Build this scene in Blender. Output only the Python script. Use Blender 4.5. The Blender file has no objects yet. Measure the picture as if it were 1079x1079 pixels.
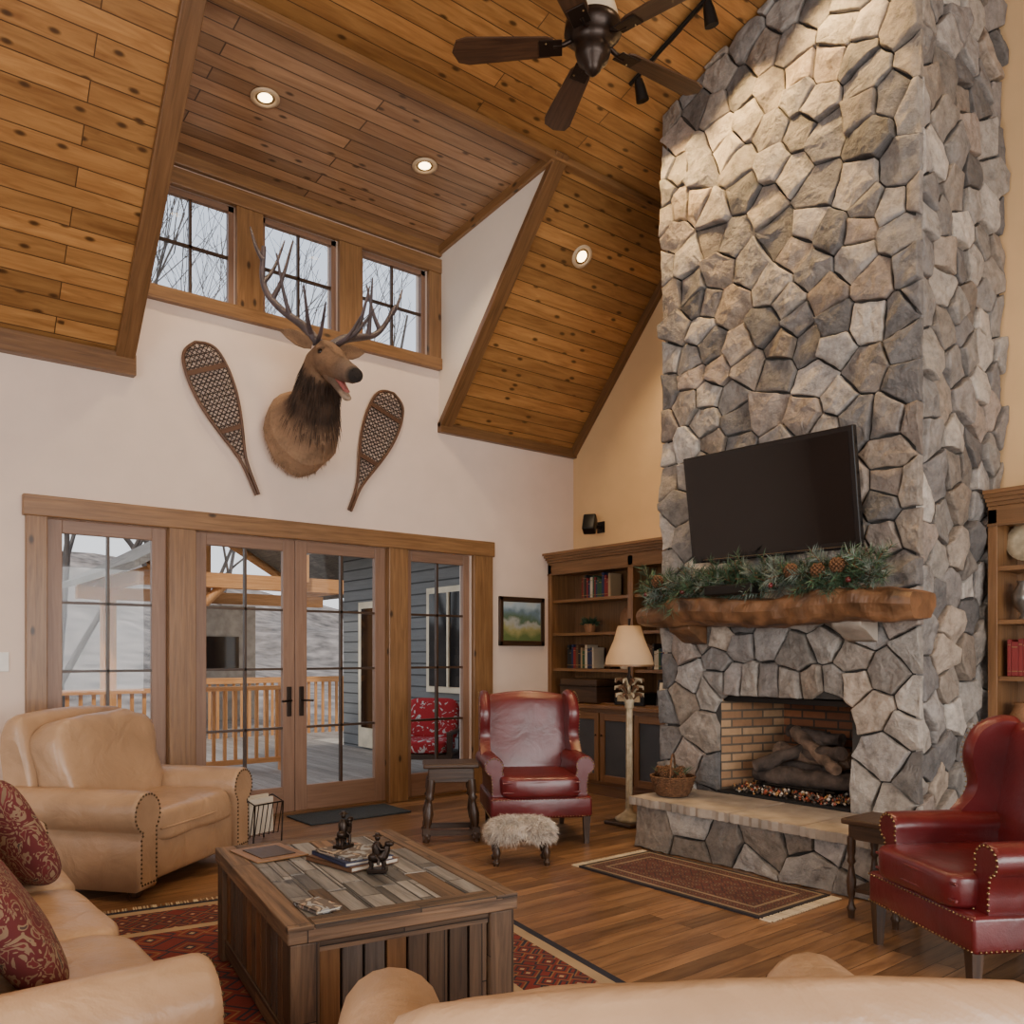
import bpy, bmesh, math, random
from mathutils import Vector as V, Matrix, noise
random.seed(7)
pi=math.pi
def T(x,y,z): return Matrix.Translation((x,y,z))
def R(a,ax='Z'): return Matrix.Rotation(a,4,ax)
def S(x,y,z): return Matrix.Diagonal((x,y,z,1))
def face_dir(x,y,fx,fy,z=0): return T(x,y,z)@R(math.atan2(fy,fx)-pi/2)
rnd=random.uniform

# ---------------------------------------------------------------- materials
def newmat(name):
    m=bpy.data.materials.new(name); m.use_nodes=True
    nt=m.node_tree; b=nt.nodes['Principled BSDF']
    return m,nt,b
def N(nt,t,**kw):
    n=nt.nodes.new(t)
    for k,v in kw.items():
        if k.startswith('i_'):
            n.inputs[k[2:].replace('_',' ')].default_value=v
        else: setattr(n,k,v)
    return n
def L(nt,a,b): nt.links.new(a,b)
def ramp(nt,stops,mode='LINEAR'):
    r=nt.nodes.new('ShaderNodeValToRGB'); r.color_ramp.interpolation=mode
    e=r.color_ramp.elements
    while len(e)>1: e.remove(e[-1])
    e[0].position=stops[0][0]; e[0].color=(*stops[0][1],1)
    for p,c in stops[1:]:
        x=e.new(p); x.color=(*c,1)
    return r
def sc(c,k): return tuple(min(1,x*k) for x in c)
def srgb(r,g,b):
    f=lambda x:(x/255/12.92) if x/255<=.04045 else ((x/255+.055)/1.055)**2.4
    return (f(r),f(g),f(b))
def mulcol(nt,a,b,fac=1.0,mode='MULTIPLY'):
    m=nt.nodes.new('ShaderNodeMix'); m.data_type='RGBA'; m.blend_type=mode
    m.inputs[0].default_value=fac
    L(nt,a,m.inputs[6])
    if isinstance(b,tuple): m.inputs[7].default_value=(*b,1)
    else: L(nt,b,m.inputs[7])
    return m
def simple(name,c,rough=.5,metal=0,var=.15,vs=4,bump=.1,bs=40,coat=0,det=4,emit=0):
    m,nt,b=newmat(name)
    tc=N(nt,'ShaderNodeTexCoord')
    n=N(nt,'ShaderNodeTexNoise',i_Scale=vs,i_Detail=det); L(nt,tc.outputs['Object'],n.inputs['Vector'])
    r=ramp(nt,[(.3,sc(c,1-var)),(.7,sc(c,1+var))]); L(nt,n.outputs['Fac'],r.inputs[0]); L(nt,r.outputs[0],b.inputs['Base Color'])
    b.inputs['Roughness'].default_value=rough; b.inputs['Metallic'].default_value=metal
    b.inputs['Coat Weight'].default_value=coat
    if emit:
        b.inputs['Emission Color'].default_value=(*c,1); b.inputs['Emission Strength'].default_value=emit
    if bump:
        n2=N(nt,'ShaderNodeTexNoise',i_Scale=bs,i_Detail=5); L(nt,tc.outputs['Object'],n2.inputs['Vector'])
        bp=N(nt,'ShaderNodeBump',i_Strength=bump,i_Distance=.02); L(nt,n2.outputs['Fac'],bp.inputs['Height']); L(nt,bp.outputs[0],b.inputs['Normal'])
    return m
def leather(name,c,rough=.38,coat=.15,var=.2,wr=.35):
    m,nt,b=newmat(name)
    tc=N(nt,'ShaderNodeTexCoord')
    n=N(nt,'ShaderNodeTexNoise',i_Scale=3.2,i_Detail=6,i_Distortion=.4); L(nt,tc.outputs['Object'],n.inputs['Vector'])
    r=ramp(nt,[(.3,sc(c,1-var)),(.52,c),(.75,sc(c,1+var*.8))]); L(nt,n.outputs['Fac'],r.inputs[0]); L(nt,r.outputs[0],b.inputs['Base Color'])
    b.inputs['Roughness'].default_value=rough; b.inputs['Coat Weight'].default_value=coat; b.inputs['Coat Roughness'].default_value=.25
    vo=N(nt,'ShaderNodeTexVoronoi',i_Scale=160); L(nt,tc.outputs['Object'],vo.inputs['Vector'])
    n2=N(nt,'ShaderNodeTexNoise',i_Scale=5,i_Detail=4,i_Distortion=.7); L(nt,tc.outputs['Object'],n2.inputs['Vector'])
    b1=N(nt,'ShaderNodeBump',i_Strength=.12,i_Distance=.003); L(nt,vo.outputs['Distance'],b1.inputs['Height'])
    b2=N(nt,'ShaderNodeBump',i_Strength=wr,i_Distance=.04); L(nt,n2.outputs['Fac'],b2.inputs['Height']); L(nt,b1.outputs[0],b2.inputs['Normal']); L(nt,b2.outputs[0],b.inputs['Normal'])
    return m
def wood(name,c1,c2,row=0,bw=2.4,knots=0,rough=.4,gap=.0025,tint=.35,grain=24,coat=0,bump=.15,gapc=.25,kd=.22):
    m,nt,b=newmat(name)
    tc=N(nt,'ShaderNodeTexCoord'); uv=tc.outputs['UV']
    vec=uv
    br=None
    if row:
        br=N(nt,'ShaderNodeTexBrick',i_Scale=1.0,i_Mortar_Size=gap,i_Mortar_Smooth=.3,i_Brick_Width=bw,i_Row_Height=row,i_Bias=0.0)
        br.offset=.37; br.offset_frequency=2
        br.inputs['Color1'].default_value=(0,0,0,1); br.inputs['Color2'].default_value=(1,1,1,1); br.inputs['Mortar'].default_value=(.5,.5,.5,1)
        L(nt,uv,br.inputs['Vector'])
        mx=N(nt,'ShaderNodeVectorMath',operation='MULTIPLY_ADD'); L(nt,br.outputs['Color'],mx.inputs[0]); mx.inputs[1].default_value=(13,7,3); L(nt,uv,mx.inputs[2]); vec=mx.outputs[0]
    mp=N(nt,'ShaderNodeMapping'); mp.inputs['Scale'].default_value=(1.3,grain,1); L(nt,vec,mp.inputs['Vector'])
    n=N(nt,'ShaderNodeTexNoise',i_Scale=1.6,i_Detail=5,i_Distortion=.7,i_Roughness=.6); L(nt,mp.outputs[0],n.inputs['Vector'])
    r=ramp(nt,[(.3,c1),(.72,c2)]); L(nt,n.outputs['Fac'],r.inputs[0])
    out=r.outputs[0]
    if br:
        rr=ramp(nt,[(0,(1-tint,)*3),(1,(1.0,)*3)]); L(nt,br.outputs['Color'],rr.inputs[0])
        mm=mulcol(nt,out,rr.outputs[0]); out=mm.outputs[2]
    if knots:
        mk=N(nt,'ShaderNodeMapping'); mk.inputs['Scale'].default_value=(3.0,6.2,1); L(nt,vec,mk.inputs['Vector'])
        vo=N(nt,'ShaderNodeTexVoronoi',i_Scale=1.0); vo.voronoi_dimensions='2D'; L(nt,mk.outputs[0],vo.inputs['Vector'])
        rk=ramp(nt,[(0,(1,1,1)),(.06,(.9,.9,.9)),(.13,(0,0,0))]); L(nt,vo.outputs['Distance'],rk.inputs[0])
        rc=ramp(nt,[(0,(0,0,0)),(1-knots,(1,1,1))],'CONSTANT'); sx=N(nt,'ShaderNodeSeparateColor'); L(nt,vo.outputs['Color'],sx.inputs[0]); L(nt,sx.outputs[0],rc.inputs[0])
        k=mulcol(nt,rk.outputs[0],rc.outputs[0])
        mix=N(nt,'ShaderNodeMix',data_type='RGBA'); L(nt,k.outputs[2],mix.inputs[0]); L(nt,out,mix.inputs[6]); mix.inputs[7].default_value=(*sc(c1,kd),1); out=mix.outputs[2]
    if br:
        mg=N(nt,'ShaderNodeMix',data_type='RGBA'); L(nt,br.outputs['Fac'],mg.inputs[0]); L(nt,out,mg.inputs[6]); mg.inputs[7].default_value=(*sc(c1,gapc),1); out=mg.outputs[2]
    L(nt,out,b.inputs['Base Color'])
    b.inputs['Roughness'].default_value=rough; b.inputs['Coat Weight'].default_value=coat; b.inputs['Coat Roughness'].default_value=.2
    bp=N(nt,'ShaderNodeBump',i_Strength=bump,i_Distance=.01); L(nt,n.outputs['Fac'],bp.inputs['Height'])
    if br:
        b2=N(nt,'ShaderNodeBump',i_Strength=.6,i_Distance=.008); b2.invert=True; L(nt,br.outputs['Fac'],b2.inputs['Height']); L(nt,bp.outputs[0],b2.inputs['Normal']); bp=b2
    L(nt,bp.outputs[0],b.inputs['Normal'])
    return m
def attrmat(name,rough=.85,mott=.35,bump=.7,bs=18,dist=.03,sc_=9):
    m,nt,b=newmat(name)
    a=N(nt,'ShaderNodeAttribute',attribute_name='Col'); tc=N(nt,'ShaderNodeTexCoord')
    n=N(nt,'ShaderNodeTexNoise',i_Scale=sc_,i_Detail=10,i_Roughness=.72); L(nt,tc.outputs['Object'],n.inputs['Vector'])
    r=ramp(nt,[(.28,(1-mott,)*3),(.5,(1,.99,.975)),(.72,(1+mott*.7,1+mott*.67,1+mott*.63))])
    L(nt,n.outputs['Fac'],r.inputs[0])
    mm=mulcol(nt,a.outputs['Color'],r.outputs[0]); L(nt,mm.outputs[2],b.inputs['Base Color'])
    b.inputs['Roughness'].default_value=rough
    n2=N(nt,'ShaderNodeTexNoise',i_Scale=bs,i_Detail=8,i_Roughness=.65); L(nt,tc.outputs['Object'],n2.inputs['Vector'])
    bp=N(nt,'ShaderNodeBump',i_Strength=bump,i_Distance=dist); L(nt,n2.outputs['Fac'],bp.inputs['Height']); L(nt,bp.outputs[0],b.inputs['Normal'])
    return m
def glassmat(name,refl=.05,rough=0.0):
    m,nt,b=newmat(name); nt.nodes.remove(b)
    o=nt.nodes['Material Output']; t=N(nt,'ShaderNodeBsdfTransparent'); g=N(nt,'ShaderNodeBsdfGlossy',i_Roughness=rough)
    mx=N(nt,'ShaderNodeMixShader'); mx.inputs[0].default_value=refl
    L(nt,t.outputs[0],mx.inputs[1]); L(nt,g.outputs[0],mx.inputs[2]); L(nt,mx.outputs[0],o.inputs[0]); return m
def emis(name,c,s):
    m,nt,b=newmat(name); b.inputs['Emission Color'].default_value=(*c,1); b.inputs['Emission Strength'].default_value=s; b.inputs['Base Color'].default_value=(*c,1); return m
def brick(name,c1,c2,mort,w=.2,h=.065,ms=.008,rough=.85):
    m,nt,b=newmat(name); tc=N(nt,'ShaderNodeTexCoord')
    br=N(nt,'ShaderNodeTexBrick',i_Scale=1.0,i_Mortar_Size=ms,i_Brick_Width=w,i_Row_Height=h)
    br.inputs['Color1'].default_value=(*c1,1); br.inputs['Color2'].default_value=(*c2,1); br.inputs['Mortar'].default_value=(*mort,1)
    L(nt,tc.outputs['UV'],br.inputs['Vector'])
    n=N(nt,'ShaderNodeTexNoise',i_Scale=25,i_Detail=5); L(nt,tc.outputs['UV'],n.inputs['Vector'])
    r=ramp(nt,[(.2,(.75,)*3),(.8,(1,)*3)]); L(nt,n.outputs['Fac'],r.inputs[0])
    mm=mulcol(nt,br.outputs['Color'],r.outputs[0]); L(nt,mm.outputs[2],b.inputs['Base Color']); b.inputs['Roughness'].default_value=rough
    bp=N(nt,'ShaderNodeBump',i_Strength=.6,i_Distance=.01); bp.invert=True; L(nt,br.outputs['Fac'],bp.inputs['Height']); L(nt,bp.outputs[0],b.inputs['Normal'])
    return m
def rugmat(name,W,H,c_field,c_bord,c_navy,c_cream,c_accent,scale=7,bands=(.05,.09,.3,.34)):
    m,nt,b=newmat(name); tc=N(nt,'ShaderNodeTexCoord')
    sp=N(nt,'ShaderNodeSeparateXYZ'); L(nt,tc.outputs['UV'],sp.inputs[0])
    def math_(op,a,b_=None):
        k=N(nt,'ShaderNodeMath',operation=op)
        for i,x in enumerate([a,b_]):
            if x is None: continue
            if isinstance(x,(int,float)): k.inputs[i].default_value=x
            else: L(nt,x,k.inputs[i])
        return k.outputs[0]
    dx=math_('SUBTRACT',W/2,math_('ABSOLUTE',sp.outputs[0])); dy=math_('SUBTRACT',H/2,math_('ABSOLUTE',sp.outputs[1]))
    d=math_('MINIMUM',dx,dy)
    cx=N(nt,'ShaderNodeCombineXYZ'); L(nt,math_('ABSOLUTE',sp.outputs[0]),cx.inputs[0]); L(nt,math_('ABSOLUTE',sp.outputs[1]),cx.inputs[1])
    def motif(s,stops,dist='MANHATTAN'):
        vo=N(nt,'ShaderNodeTexVoronoi',i_Scale=s,i_Randomness=.55); vo.voronoi_dimensions='2D'; vo.distance=dist
        L(nt,cx.outputs[0],vo.inputs['Vector']); r=ramp(nt,stops,'CONSTANT'); L(nt,vo.outputs['Distance'],r.inputs[0]); return r.outputs[0]
    f=motif(scale,[(0,c_cream),(.1,c_navy),(.2,c_field),(.34,c_accent),(.42,c_field),(.6,c_navy),(.7,c_field)])
    g=motif(scale*1.5,[(0,c_cream),(.12,c_field),(.24,c_bord),(.36,c_field),(.5,c_accent),(.58,c_navy),(.7,c_field)])
    b1,b2,b3,b4=bands
    def step(x): return math_('GREATER_THAN',d,x)
    def mix(fac,a,bb):
        k=N(nt,'ShaderNodeMix',data_type='RGBA'); L(nt,fac,k.inputs[0])
        for i,x in ((6,a),(7,bb)):
            if isinstance(x,tuple): k.inputs[i].default_value=(*x,1)
            else: L(nt,x,k.inputs[i])
        return k.outputs[2]
    o=mix(step(b1),c_navy,c_cream); o=mix(step(b2),o,g); o=mix(step(b3),o,c_cream); o=mix(step(b4),o,f)
    n=N(nt,'ShaderNodeTexNoise',i_Scale=3,i_Detail=4); L(nt,tc.outputs['UV'],n.inputs['Vector'])
    r=ramp(nt,[(.3,(.6,)*3),(.7,(1,)*3)]); L(nt,n.outputs['Fac'],r.inputs[0]); mm=mulcol(nt,o,r.outputs[0])
    L(nt,mm.outputs[2],b.inputs['Base Color']); b.inputs['Roughness'].default_value=.95
    n2=N(nt,'ShaderNodeTexNoise',i_Scale=250); L(nt,tc.outputs['UV'],n2.inputs['Vector'])
    bp=N(nt,'ShaderNodeBump',i_Strength=.4,i_Distance=.004); L(nt,n2.outputs['Fac'],bp.inputs['Height']); L(nt,bp.outputs[0],b.inputs['Normal'])
    return m

M_ceil=wood('knotty_pine_ceiling',(.27,.115,.032),(.54,.275,.088),row=.13,bw=2.6,knots=.66,rough=.35,tint=.48,coat=.2,grain=12,gap=.004,kd=.2)
M_ceil2=wood('pine_dormer_ceiling',(.32,.17,.085),(.54,.33,.18),row=.13,bw=3.1,knots=.45,rough=.3,tint=.45,coat=.3,grain=12,gap=.006,kd=.22)
M_trim=wood('stained_trim',(.15,.072,.027),(.30,.16,.065),knots=.2,rough=.4,coat=.1)
M_trimd=wood('dark_trim',(.10,.047,.017),(.21,.105,.042),rough=.4,coat=.1)
M_door=wood('door_wood',(.20,.11,.068),(.28,.165,.105),rough=.4,bump=.06)
M_floor=wood('oak_floor',(.15,.072,.032),(.40,.22,.105),row=.1,bw=1.3,rough=.34,tint=.55,coat=.2,grain=12,gap=.002)
M_cab=wood('cabinet_wood',(.13,.06,.022),(.25,.125,.05),rough=.35,coat=.15)
M_rust=wood('rustic_table',(.06,.034,.02),(.26,.155,.085),row=.11,bw=.9,rough=.6,tint=.6,knots=.2,grain=20,bump=.5)
M_rustop=wood('weathered_top',(.10,.098,.095),(.40,.385,.36),row=.085,bw=.5,rough=.45,tint=.75,knots=.25,grain=14,bump=.8,gap=.004)
M_rustd=wood('rustic_slat_dark',(.04,.03,.024),(.13,.1,.08),rough=.6,bump=.5)
M_dk=wood('dark_oak',(.025,.013,.007),(.075,.038,.018),rough=.4,coat=.05)
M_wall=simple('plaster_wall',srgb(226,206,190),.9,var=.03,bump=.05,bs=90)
M_wallo=simple('lamplit_ochre_wall',srgb(214,180,134),.9,var=.03,bump=.05,bs=90)  # ochre paint, with warm lamplight tinted into its base colour
M_white=simple('dormer_paint',srgb(235,224,210),.9,var=.02,bump=.03)
M_stone=attrmat('field_stone',mott=.55,bump=.85,bs=14,dist=.035,sc_=12)
M_mortar=simple('mortar',(.04,.037,.034),.95,var=.3,bump=.6,bs=30)
M_slab=simple('hearth_slab',srgb(158,147,134),.7,var=.3,vs=5,bump=.6,bs=12,det=8)
M_brick=brick('fire_brick',srgb(190,154,116),srgb(156,115,82),srgb(105,92,78))
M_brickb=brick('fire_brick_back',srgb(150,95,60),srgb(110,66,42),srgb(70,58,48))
M_soot=simple('soot',(.015,.013,.012),.95)
M_leath=leather('tan_leather',srgb(174,142,111),var=.2,wr=.5)
M_red=leather('burgundy_leather',(.105,.009,.011),rough=.3,coat=.3,var=.4,wr=.18)
M_brass=simple('nail_brass',(.35,.25,.12),.35,1,bump=0)
M_nail=simple('nail_dark',(.10,.065,.035),.4,.8,bump=0)
M_black=simple('black_metal',(.012,.011,.010),.4,.5,bump=.05)
M_bronze=simple('oil_bronze',(.03,.02,.015),.35,.7,bump=.05)
M_glass=glassmat('window_glass',.015)
M_scr=simple('tv_screen',(.002,.002,.003),.06,bump=0); M_bez=simple('tv_bezel',(.006,.006,.007),.2,bump=0)
M_fbl=wood('fan_blade',(.03,.014,.008),(.09,.045,.022),rough=.35,coat=.2)
M_cream=simple('cream_ceramic',srgb(220,205,175),.4,bump=.02)
M_shade=simple('lampshade',srgb(190,160,124),.9,bump=.2,bs=200,var=.08)
M_polec=simple('lamp_column',srgb(175,158,128),.6,var=.3,vs=20)
M_green=simple('pine_needles',(.045,.09,.045),.7,var=.5,vs=12,bump=0)
M_frost=simple('frosted_needles',(.16,.20,.165),.7,var=.4,vs=12,bump=0)
M_cone=simple('pine_cone',(.13,.06,.025),.8,var=.4,vs=60)
M_log=simple('mantel_log',(.14,.068,.03),.5,var=.7,vs=6,bump=1,bs=9,det=9)
M_bark=simple('charred_log',(.07,.052,.042),.9,var=.7,vs=9,bump=1,bs=20)
M_antl=simple('antler',(.07,.052,.055),.5,var=.4,vs=8,bump=.3)
M_fur=attrmat('elk_fur',.9,.4,.8,60,.015)
M_hair=simple('mane_hair',(.045,.025,.015),.8,var=.6,vs=9,bump=0)
M_hairb=simple('body_hair',(.26,.155,.085),.8,var=.5,vs=9,bump=0)
M_eye=simple('glass_eye',(.006,.004,.003),.05,bump=0)
M_wool=simple('sheepskin',srgb(200,190,178),.95,var=.25,vs=15,bump=0)
M_snow=wood('snowshoe_frame',(.06,.027,.014),(.14,.065,.032),rough=.5); M_lace=simple('rawhide_lace',(.05,.032,.025),.7,bump=0)
M_wick=simple('wicker',(.15,.07,.03),.7,var=.4,vs=40,bump=.8,bs=90)
M_green_mat=simple('door_mat',(.03,.038,.045),.95,var=.4,vs=60,bump=.5,bs=200)
def patt(name,stops,scale):
    m,nt,b=newmat(name); tc=N(nt,'ShaderNodeTexCoord')
    n=N(nt,'ShaderNodeTexNoise',i_Scale=scale,i_Detail=2.5,i_Distortion=1.8); L(nt,tc.outputs['Object'],n.inputs['Vector'])
    r=ramp(nt,stops,'CONSTANT'); L(nt,n.outputs['Fac'],r.inputs[0]); L(nt,r.outputs[0],b.inputs['Base Color']); b.inputs['Roughness'].default_value=.9
    return m
M_pillow=patt('paisley_fabric',[(0,(.15,.10,.06)),(.36,(.12,.016,.018)),(.45,(.2,.13,.08)),(.50,(.10,.014,.016)),(.59,(.22,.15,.09)),(.65,(.06,.035,.03))],12)
M_xmas=patt('outdoor_cushion',[(0,(.5,.5,.48)),(.38,(.35,.015,.02)),(.62,(.5,.5,.48)),(.68,(.05,.12,.06))],8)
M_deck=wood('deck_boards',(.26,.22,.18),(.46,.40,.34),row=.14,bw=3,rough=.7)
M_timber=wood('cedar_timber',(.42,.17,.05),(.65,.31,.11),rough=.6)
M_siding=wood('grey_siding',(.16,.165,.16),(.21,.215,.21),row=.16,bw=8,rough=.8,tint=.1,gap=.012,gapc=.3)
M_roof=wood('shingle_roof',(.14,.12,.10),(.3,.27,.23),row=.18,bw=.3,rough=.9)
M_hill=simple('winter_forest',(.20,.165,.14),1,var=.65,vs=.6,bump=1,bs=.6,det=10)
M_treeb=simple('bare_tree_bark',(.09,.078,.072),.95,var=.3)
M_plastic=simple('switch_plate',(.75,.72,.66),.4,bump=0)
M_paper=simple('paper_pages',(.6,.55,.46),.9)

# ---------------------------------------------------------------- builder
class B:
    def __init__(s,name): s.name=name; s.v=[];s.f=[];s.m=[];s.uv=[];s.sm=[];s.c=[];s.mats=[]
    def prim(s,vs,fs,mat,M=None,smooth=False,col=None,uvf=None):
        vs=[V(p) for p in vs]
        e=[max(p[i] for p in vs)-min(p[i] for p in vs) for i in range(3)]
        o=(rnd(0,9),rnd(0,9)) if uvf is None else (0,0)
        if mat not in s.mats: s.mats.append(mat)
        mi=s.mats.index(mat); base=len(s.v)
        s.v+=[(M@p if M else p) for p in vs]
        for f in fs:
            a,b,c=vs[f[0]],vs[f[1]],vs[f[2]]
            n=(b-a).cross(c-b)
            if len(f)>3 and n.length<1e-9: n=(vs[f[2]]-a).cross(vs[f[3]]-a)
            ax=max(range(3),key=lambda i:abs(n[i])); q=[i for i in range(3) if i!=ax]
            if e[q[1]]>e[q[0]]: q=q[::-1]
            if uvf: s.uv.append([uvf(vs[i]) for i in f])
            else: s.uv.append([(vs[i][q[0]]+o[0],vs[i][q[1]]+o[1]) for i in f])
            s.f.append([base+i for i in f]); s.m.append(mi); s.sm.append(smooth)
            if col is None: s.c.append([(1,1,1)]*len(f))
            elif callable(col): s.c.append([col(vs[i]) for i in f])
            else: s.c.append([col]*len(f))
        return s
    def box(s,x0,x1,y0,y1,z0,z1,mat,M=None,bev=0,**k):
        if bev<=0:
            vs=[(x,y,z) for x in (x0,x1) for y in (y0,y1) for z in (z0,z1)]
            fs=[(0,1,3,2),(4,6,7,5),(0,4,5,1),(2,3,7,6),(0,2,6,4),(1,5,7,3)]
            return s.prim(vs,fs,mat,M,**k)
        bm=bmesh.new(); bmesh.ops.create_cube(bm,size=1)
        for v in bm.verts: v.co=V(((x0+x1)/2+v.co.x*(x1-x0),(y0+y1)/2+v.co.y*(y1-y0),(z0+z1)/2+v.co.z*(z1-z0)))
        bev=min(bev,.49*min(x1-x0,y1-y0,z1-z0))
        bmesh.ops.bevel(bm,geom=list(bm.edges),offset=bev,segments=3 if bev>.012 else 2,profile=.5,affect='EDGES')
        bm.verts.index_update(); vs=[v.co.copy() for v in bm.verts]; fs=[[v.index for v in f.verts] for f in bm.faces]; bm.free()
        k.setdefault('smooth',bev>.012)
        return s.prim(vs,fs,mat,M,**k)
    def rings(s,rs,mat,M=None,cap=True,smooth=True,close=True,**k):
        n=len(rs[0]); vs=[p for r in rs for p in r]; fs=[]
        for i in range(len(rs)-1):
            for j in range(n if close else n-1):
                a=i*n+j; b=i*n+(j+1)%n; fs.append((a,b,b+n,a+n))
        s.prim(vs,fs,mat,M,smooth=smooth,**k)
        if cap:
            s.prim(rs[0],[list(range(n))[::-1]],mat,M,**k); s.prim(rs[-1],[list(range(n))],mat,M,**k)
        return s
    def tube(s,pts,rad,mat,M=None,n=8,cap=True,**k):
        pts=[V(p) for p in pts]
        if not isinstance(rad,(list,tuple)): rad=[rad]*len(pts)
        rs=[]; t=(pts[1]-pts[0]).normalized(); a=V((0,0,1)) if abs(t.z)<.9 else V((1,0,0)); u=t.cross(a).normalized()
        for i,p in enumerate(pts):
            t=(pts[min(i+1,len(pts)-1)]-pts[max(i-1,0)]).normalized()
            u=(u-t*u.dot(t)).normalized(); w=t.cross(u)
            rs.append([p+(u*math.cos(2*pi*j/n)+w*math.sin(2*pi*j/n))*rad[i] for j in range(n)])
        return s.rings(rs,mat,M,cap=cap,**k)
    def lathe(s,prof,mat,M=None,n=20,flute=0,**k):
        rs=[[V((r*(1+flute*math.cos(8*2*pi*j/n))*math.cos(2*pi*j/n),r*(1+flute*math.cos(8*2*pi*j/n))*math.sin(2*pi*j/n),z)) for j in range(n)] for r,z in prof]
        return s.rings(rs,mat,M,**k)
    def sq(s,c,sz,mat,e=.35,M=None,R_=None,nu=32,nv=18,nz=.0,ns=3,**k):
        f=lambda a,e:math.copysign(abs(a)**e,a); rs=[]; sd=V((rnd(0,99),0,0))
        for i in range(nv+1):
            ph=-pi/2+pi*i/nv; r=[]
            for j in range(nu):
                th=2*pi*j/nu
                p=V((sz[0]/2*f(math.cos(ph),e)*f(math.cos(th),e),sz[1]/2*f(math.cos(ph),e)*f(math.sin(th),e),sz[2]/2*f(math.sin(ph),e)))
                if nz: p=p*(1+nz*noise.noise(p*ns+sd))
                if R_: p=R_@p
                r.append(p+V(c))
            rs.append(r)
        return s.rings(rs,mat,M,cap=False,**k)
    def extr(s,prof,y0,y1,mat,M=None,r=.02,shr=.06,smooth=True,**k):
        cx=sum(p[0] for p in prof)/len(prof); cz=sum(p[1] for p in prof)/len(prof)
        def ring(y,q): return [V((cx+(p[0]-cx)*q,y,cz+(p[1]-cz)*q)) for p in prof]
        if r<=0: rs=[ring(y0,1),ring(y1,1)]
        else: rs=[ring(y0,1-shr),ring(y0+r*.35,1-shr*.3),ring(y0+r,1),ring(y1-r,1),ring(y1-r*.35,1-shr*.3),ring(y1,1-shr)]
        return s.rings(rs,mat,M,smooth=smooth,**k)
    def blade(s,p,d,l,w,mat,M=None,bend=None):
        d=V(d).normalized(); a=d.cross(V((rnd(-1,1),rnd(-1,1),rnd(-1,1))))
        if a.length<1e-4: a=V((1,0,0))
        a=a.normalized()*w; p=V(p); q=p+d*l*.55; e=p+d*l+(V(bend) if bend else V((0,0,0)))
        return s.prim([p-a,p+a,q+a*.8,q-a*.8,e],[(0,1,2,3),(3,2,4)],mat,M)
    def nail(s,p,r=.007,M=None,mat=None):
        p=V(p); vs=[p+V(d)*r for d in ((1,0,0),(0,1,0),(-1,0,0),(0,-1,0),(0,0,1),(0,0,-1))]
        return s.prim(vs,[(0,1,4),(1,2,4),(2,3,4),(3,0,4),(1,0,5),(2,1,5),(3,2,5),(0,3,5)],mat or M_brass,M,smooth=True)
    def done(s,W=None):
        me=bpy.data.meshes.new(s.name); me.from_pydata([tuple(p) for p in s.v],[],s.f)
        for m in s.mats: me.materials.append(m)
        me.polygons.foreach_set('material_index',s.m); me.polygons.foreach_set('use_smooth',s.sm)
        ul=me.uv_layers.new(name='UVMap'); ul.data.foreach_set('uv',[c for f in s.uv for p in f for c in p])
        ca=me.color_attributes.new(name='Col',type='FLOAT_COLOR',domain='CORNER'); ca.data.foreach_set('color',[c for f in s.c for p in f for c in (*p,1.0)])
        me.update()
        o=bpy.data.objects.new(s.name,me); bpy.context.collection.objects.link(o)
        if W is not None: o.matrix_world=W
        return o
def chaikin(p,it=2,closed=True):
    for _ in range(it):
        q=[]; n=len(p)
        for i in range(n if closed else n-1):
            a,b=p[i],p[(i+1)%n]
            q.append(tuple(a[k]*.75+b[k]*.25 for k in range(len(a)))); q.append(tuple(a[k]*.25+b[k]*.75 for k in range(len(a))))
        if not closed: q=[p[0]]+q+[p[-1]]
        p=q
    return p
def resample(p,step,closed=False):
    p=[V((*q,0)) if len(q)==2 else V(q) for q in p]
    if closed: p=p+[p[0]]
    out=[p[0]]; acc=0
    for a,b in zip(p,p[1:]):
        l=(b-a).length; 
        while acc+l>=step:
            t=(step-acc)/l; a=a+(b-a)*t; out.append(a.copy()); l=(b-a).length; acc=0
            if l<1e-9: break
        acc+=l
    return out

# ---------------------------------------------------------------- room shell
YW=7.0; XR=6.47; XL=-4.0; YB=-4.5; ZP=3.67; SL=1.1
YD=5.27; ZD=ZP+SL*(YW-YD)
S2=.30; YR=1.5; ZR=ZD+S2*(YD-YR)
DX0,DX1=1.776,4.66; ZDC=5.42
B('floor').box(XL-.2,XR+.2,YB-.2,YW+.2,-.15,0,M_floor,uvf=lambda p:(p[0],p[1])).done()
w=B('wall_back')
def wbox(x0,x1,z0,z1): w.box(x0,x1,YW,YW+.2,z0,z1,M_wall)
wbox(XL-.2,1.2,0,ZP+.05); wbox(5.05,XR+.2,0,ZP+.05); wbox(1.2,5.05,2.41,4.27)
wbox(DX0-.1,1.9,4.27,ZDC+.1); wbox(4.515,DX1+.1,4.27,ZDC+.1); wbox(2.607,2.838,4.27,5.2); wbox(3.552,3.784,4.27,5.2); wbox(1.9,4.515,5.2,ZDC+.1)
w.done()
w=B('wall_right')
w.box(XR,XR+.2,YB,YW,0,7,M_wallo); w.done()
w=B('wall_left'); 
w.box(XL-.2,XL,YB,YW,0,.5,M_wall); w.box(XL-.2,XL,YB,YW,3.2,7,M_wall); w.box(XL-.2,XL,YB,-3,.5,3.2,M_wall); w.box(XL-.2,XL,5,YW,.5,3.2,M_wall); w.box(XL-.2,XL,.9,1.1,.5,3.2,M_wall); w.done()  # unseen wall; its openings are put in to admit extra light
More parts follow.
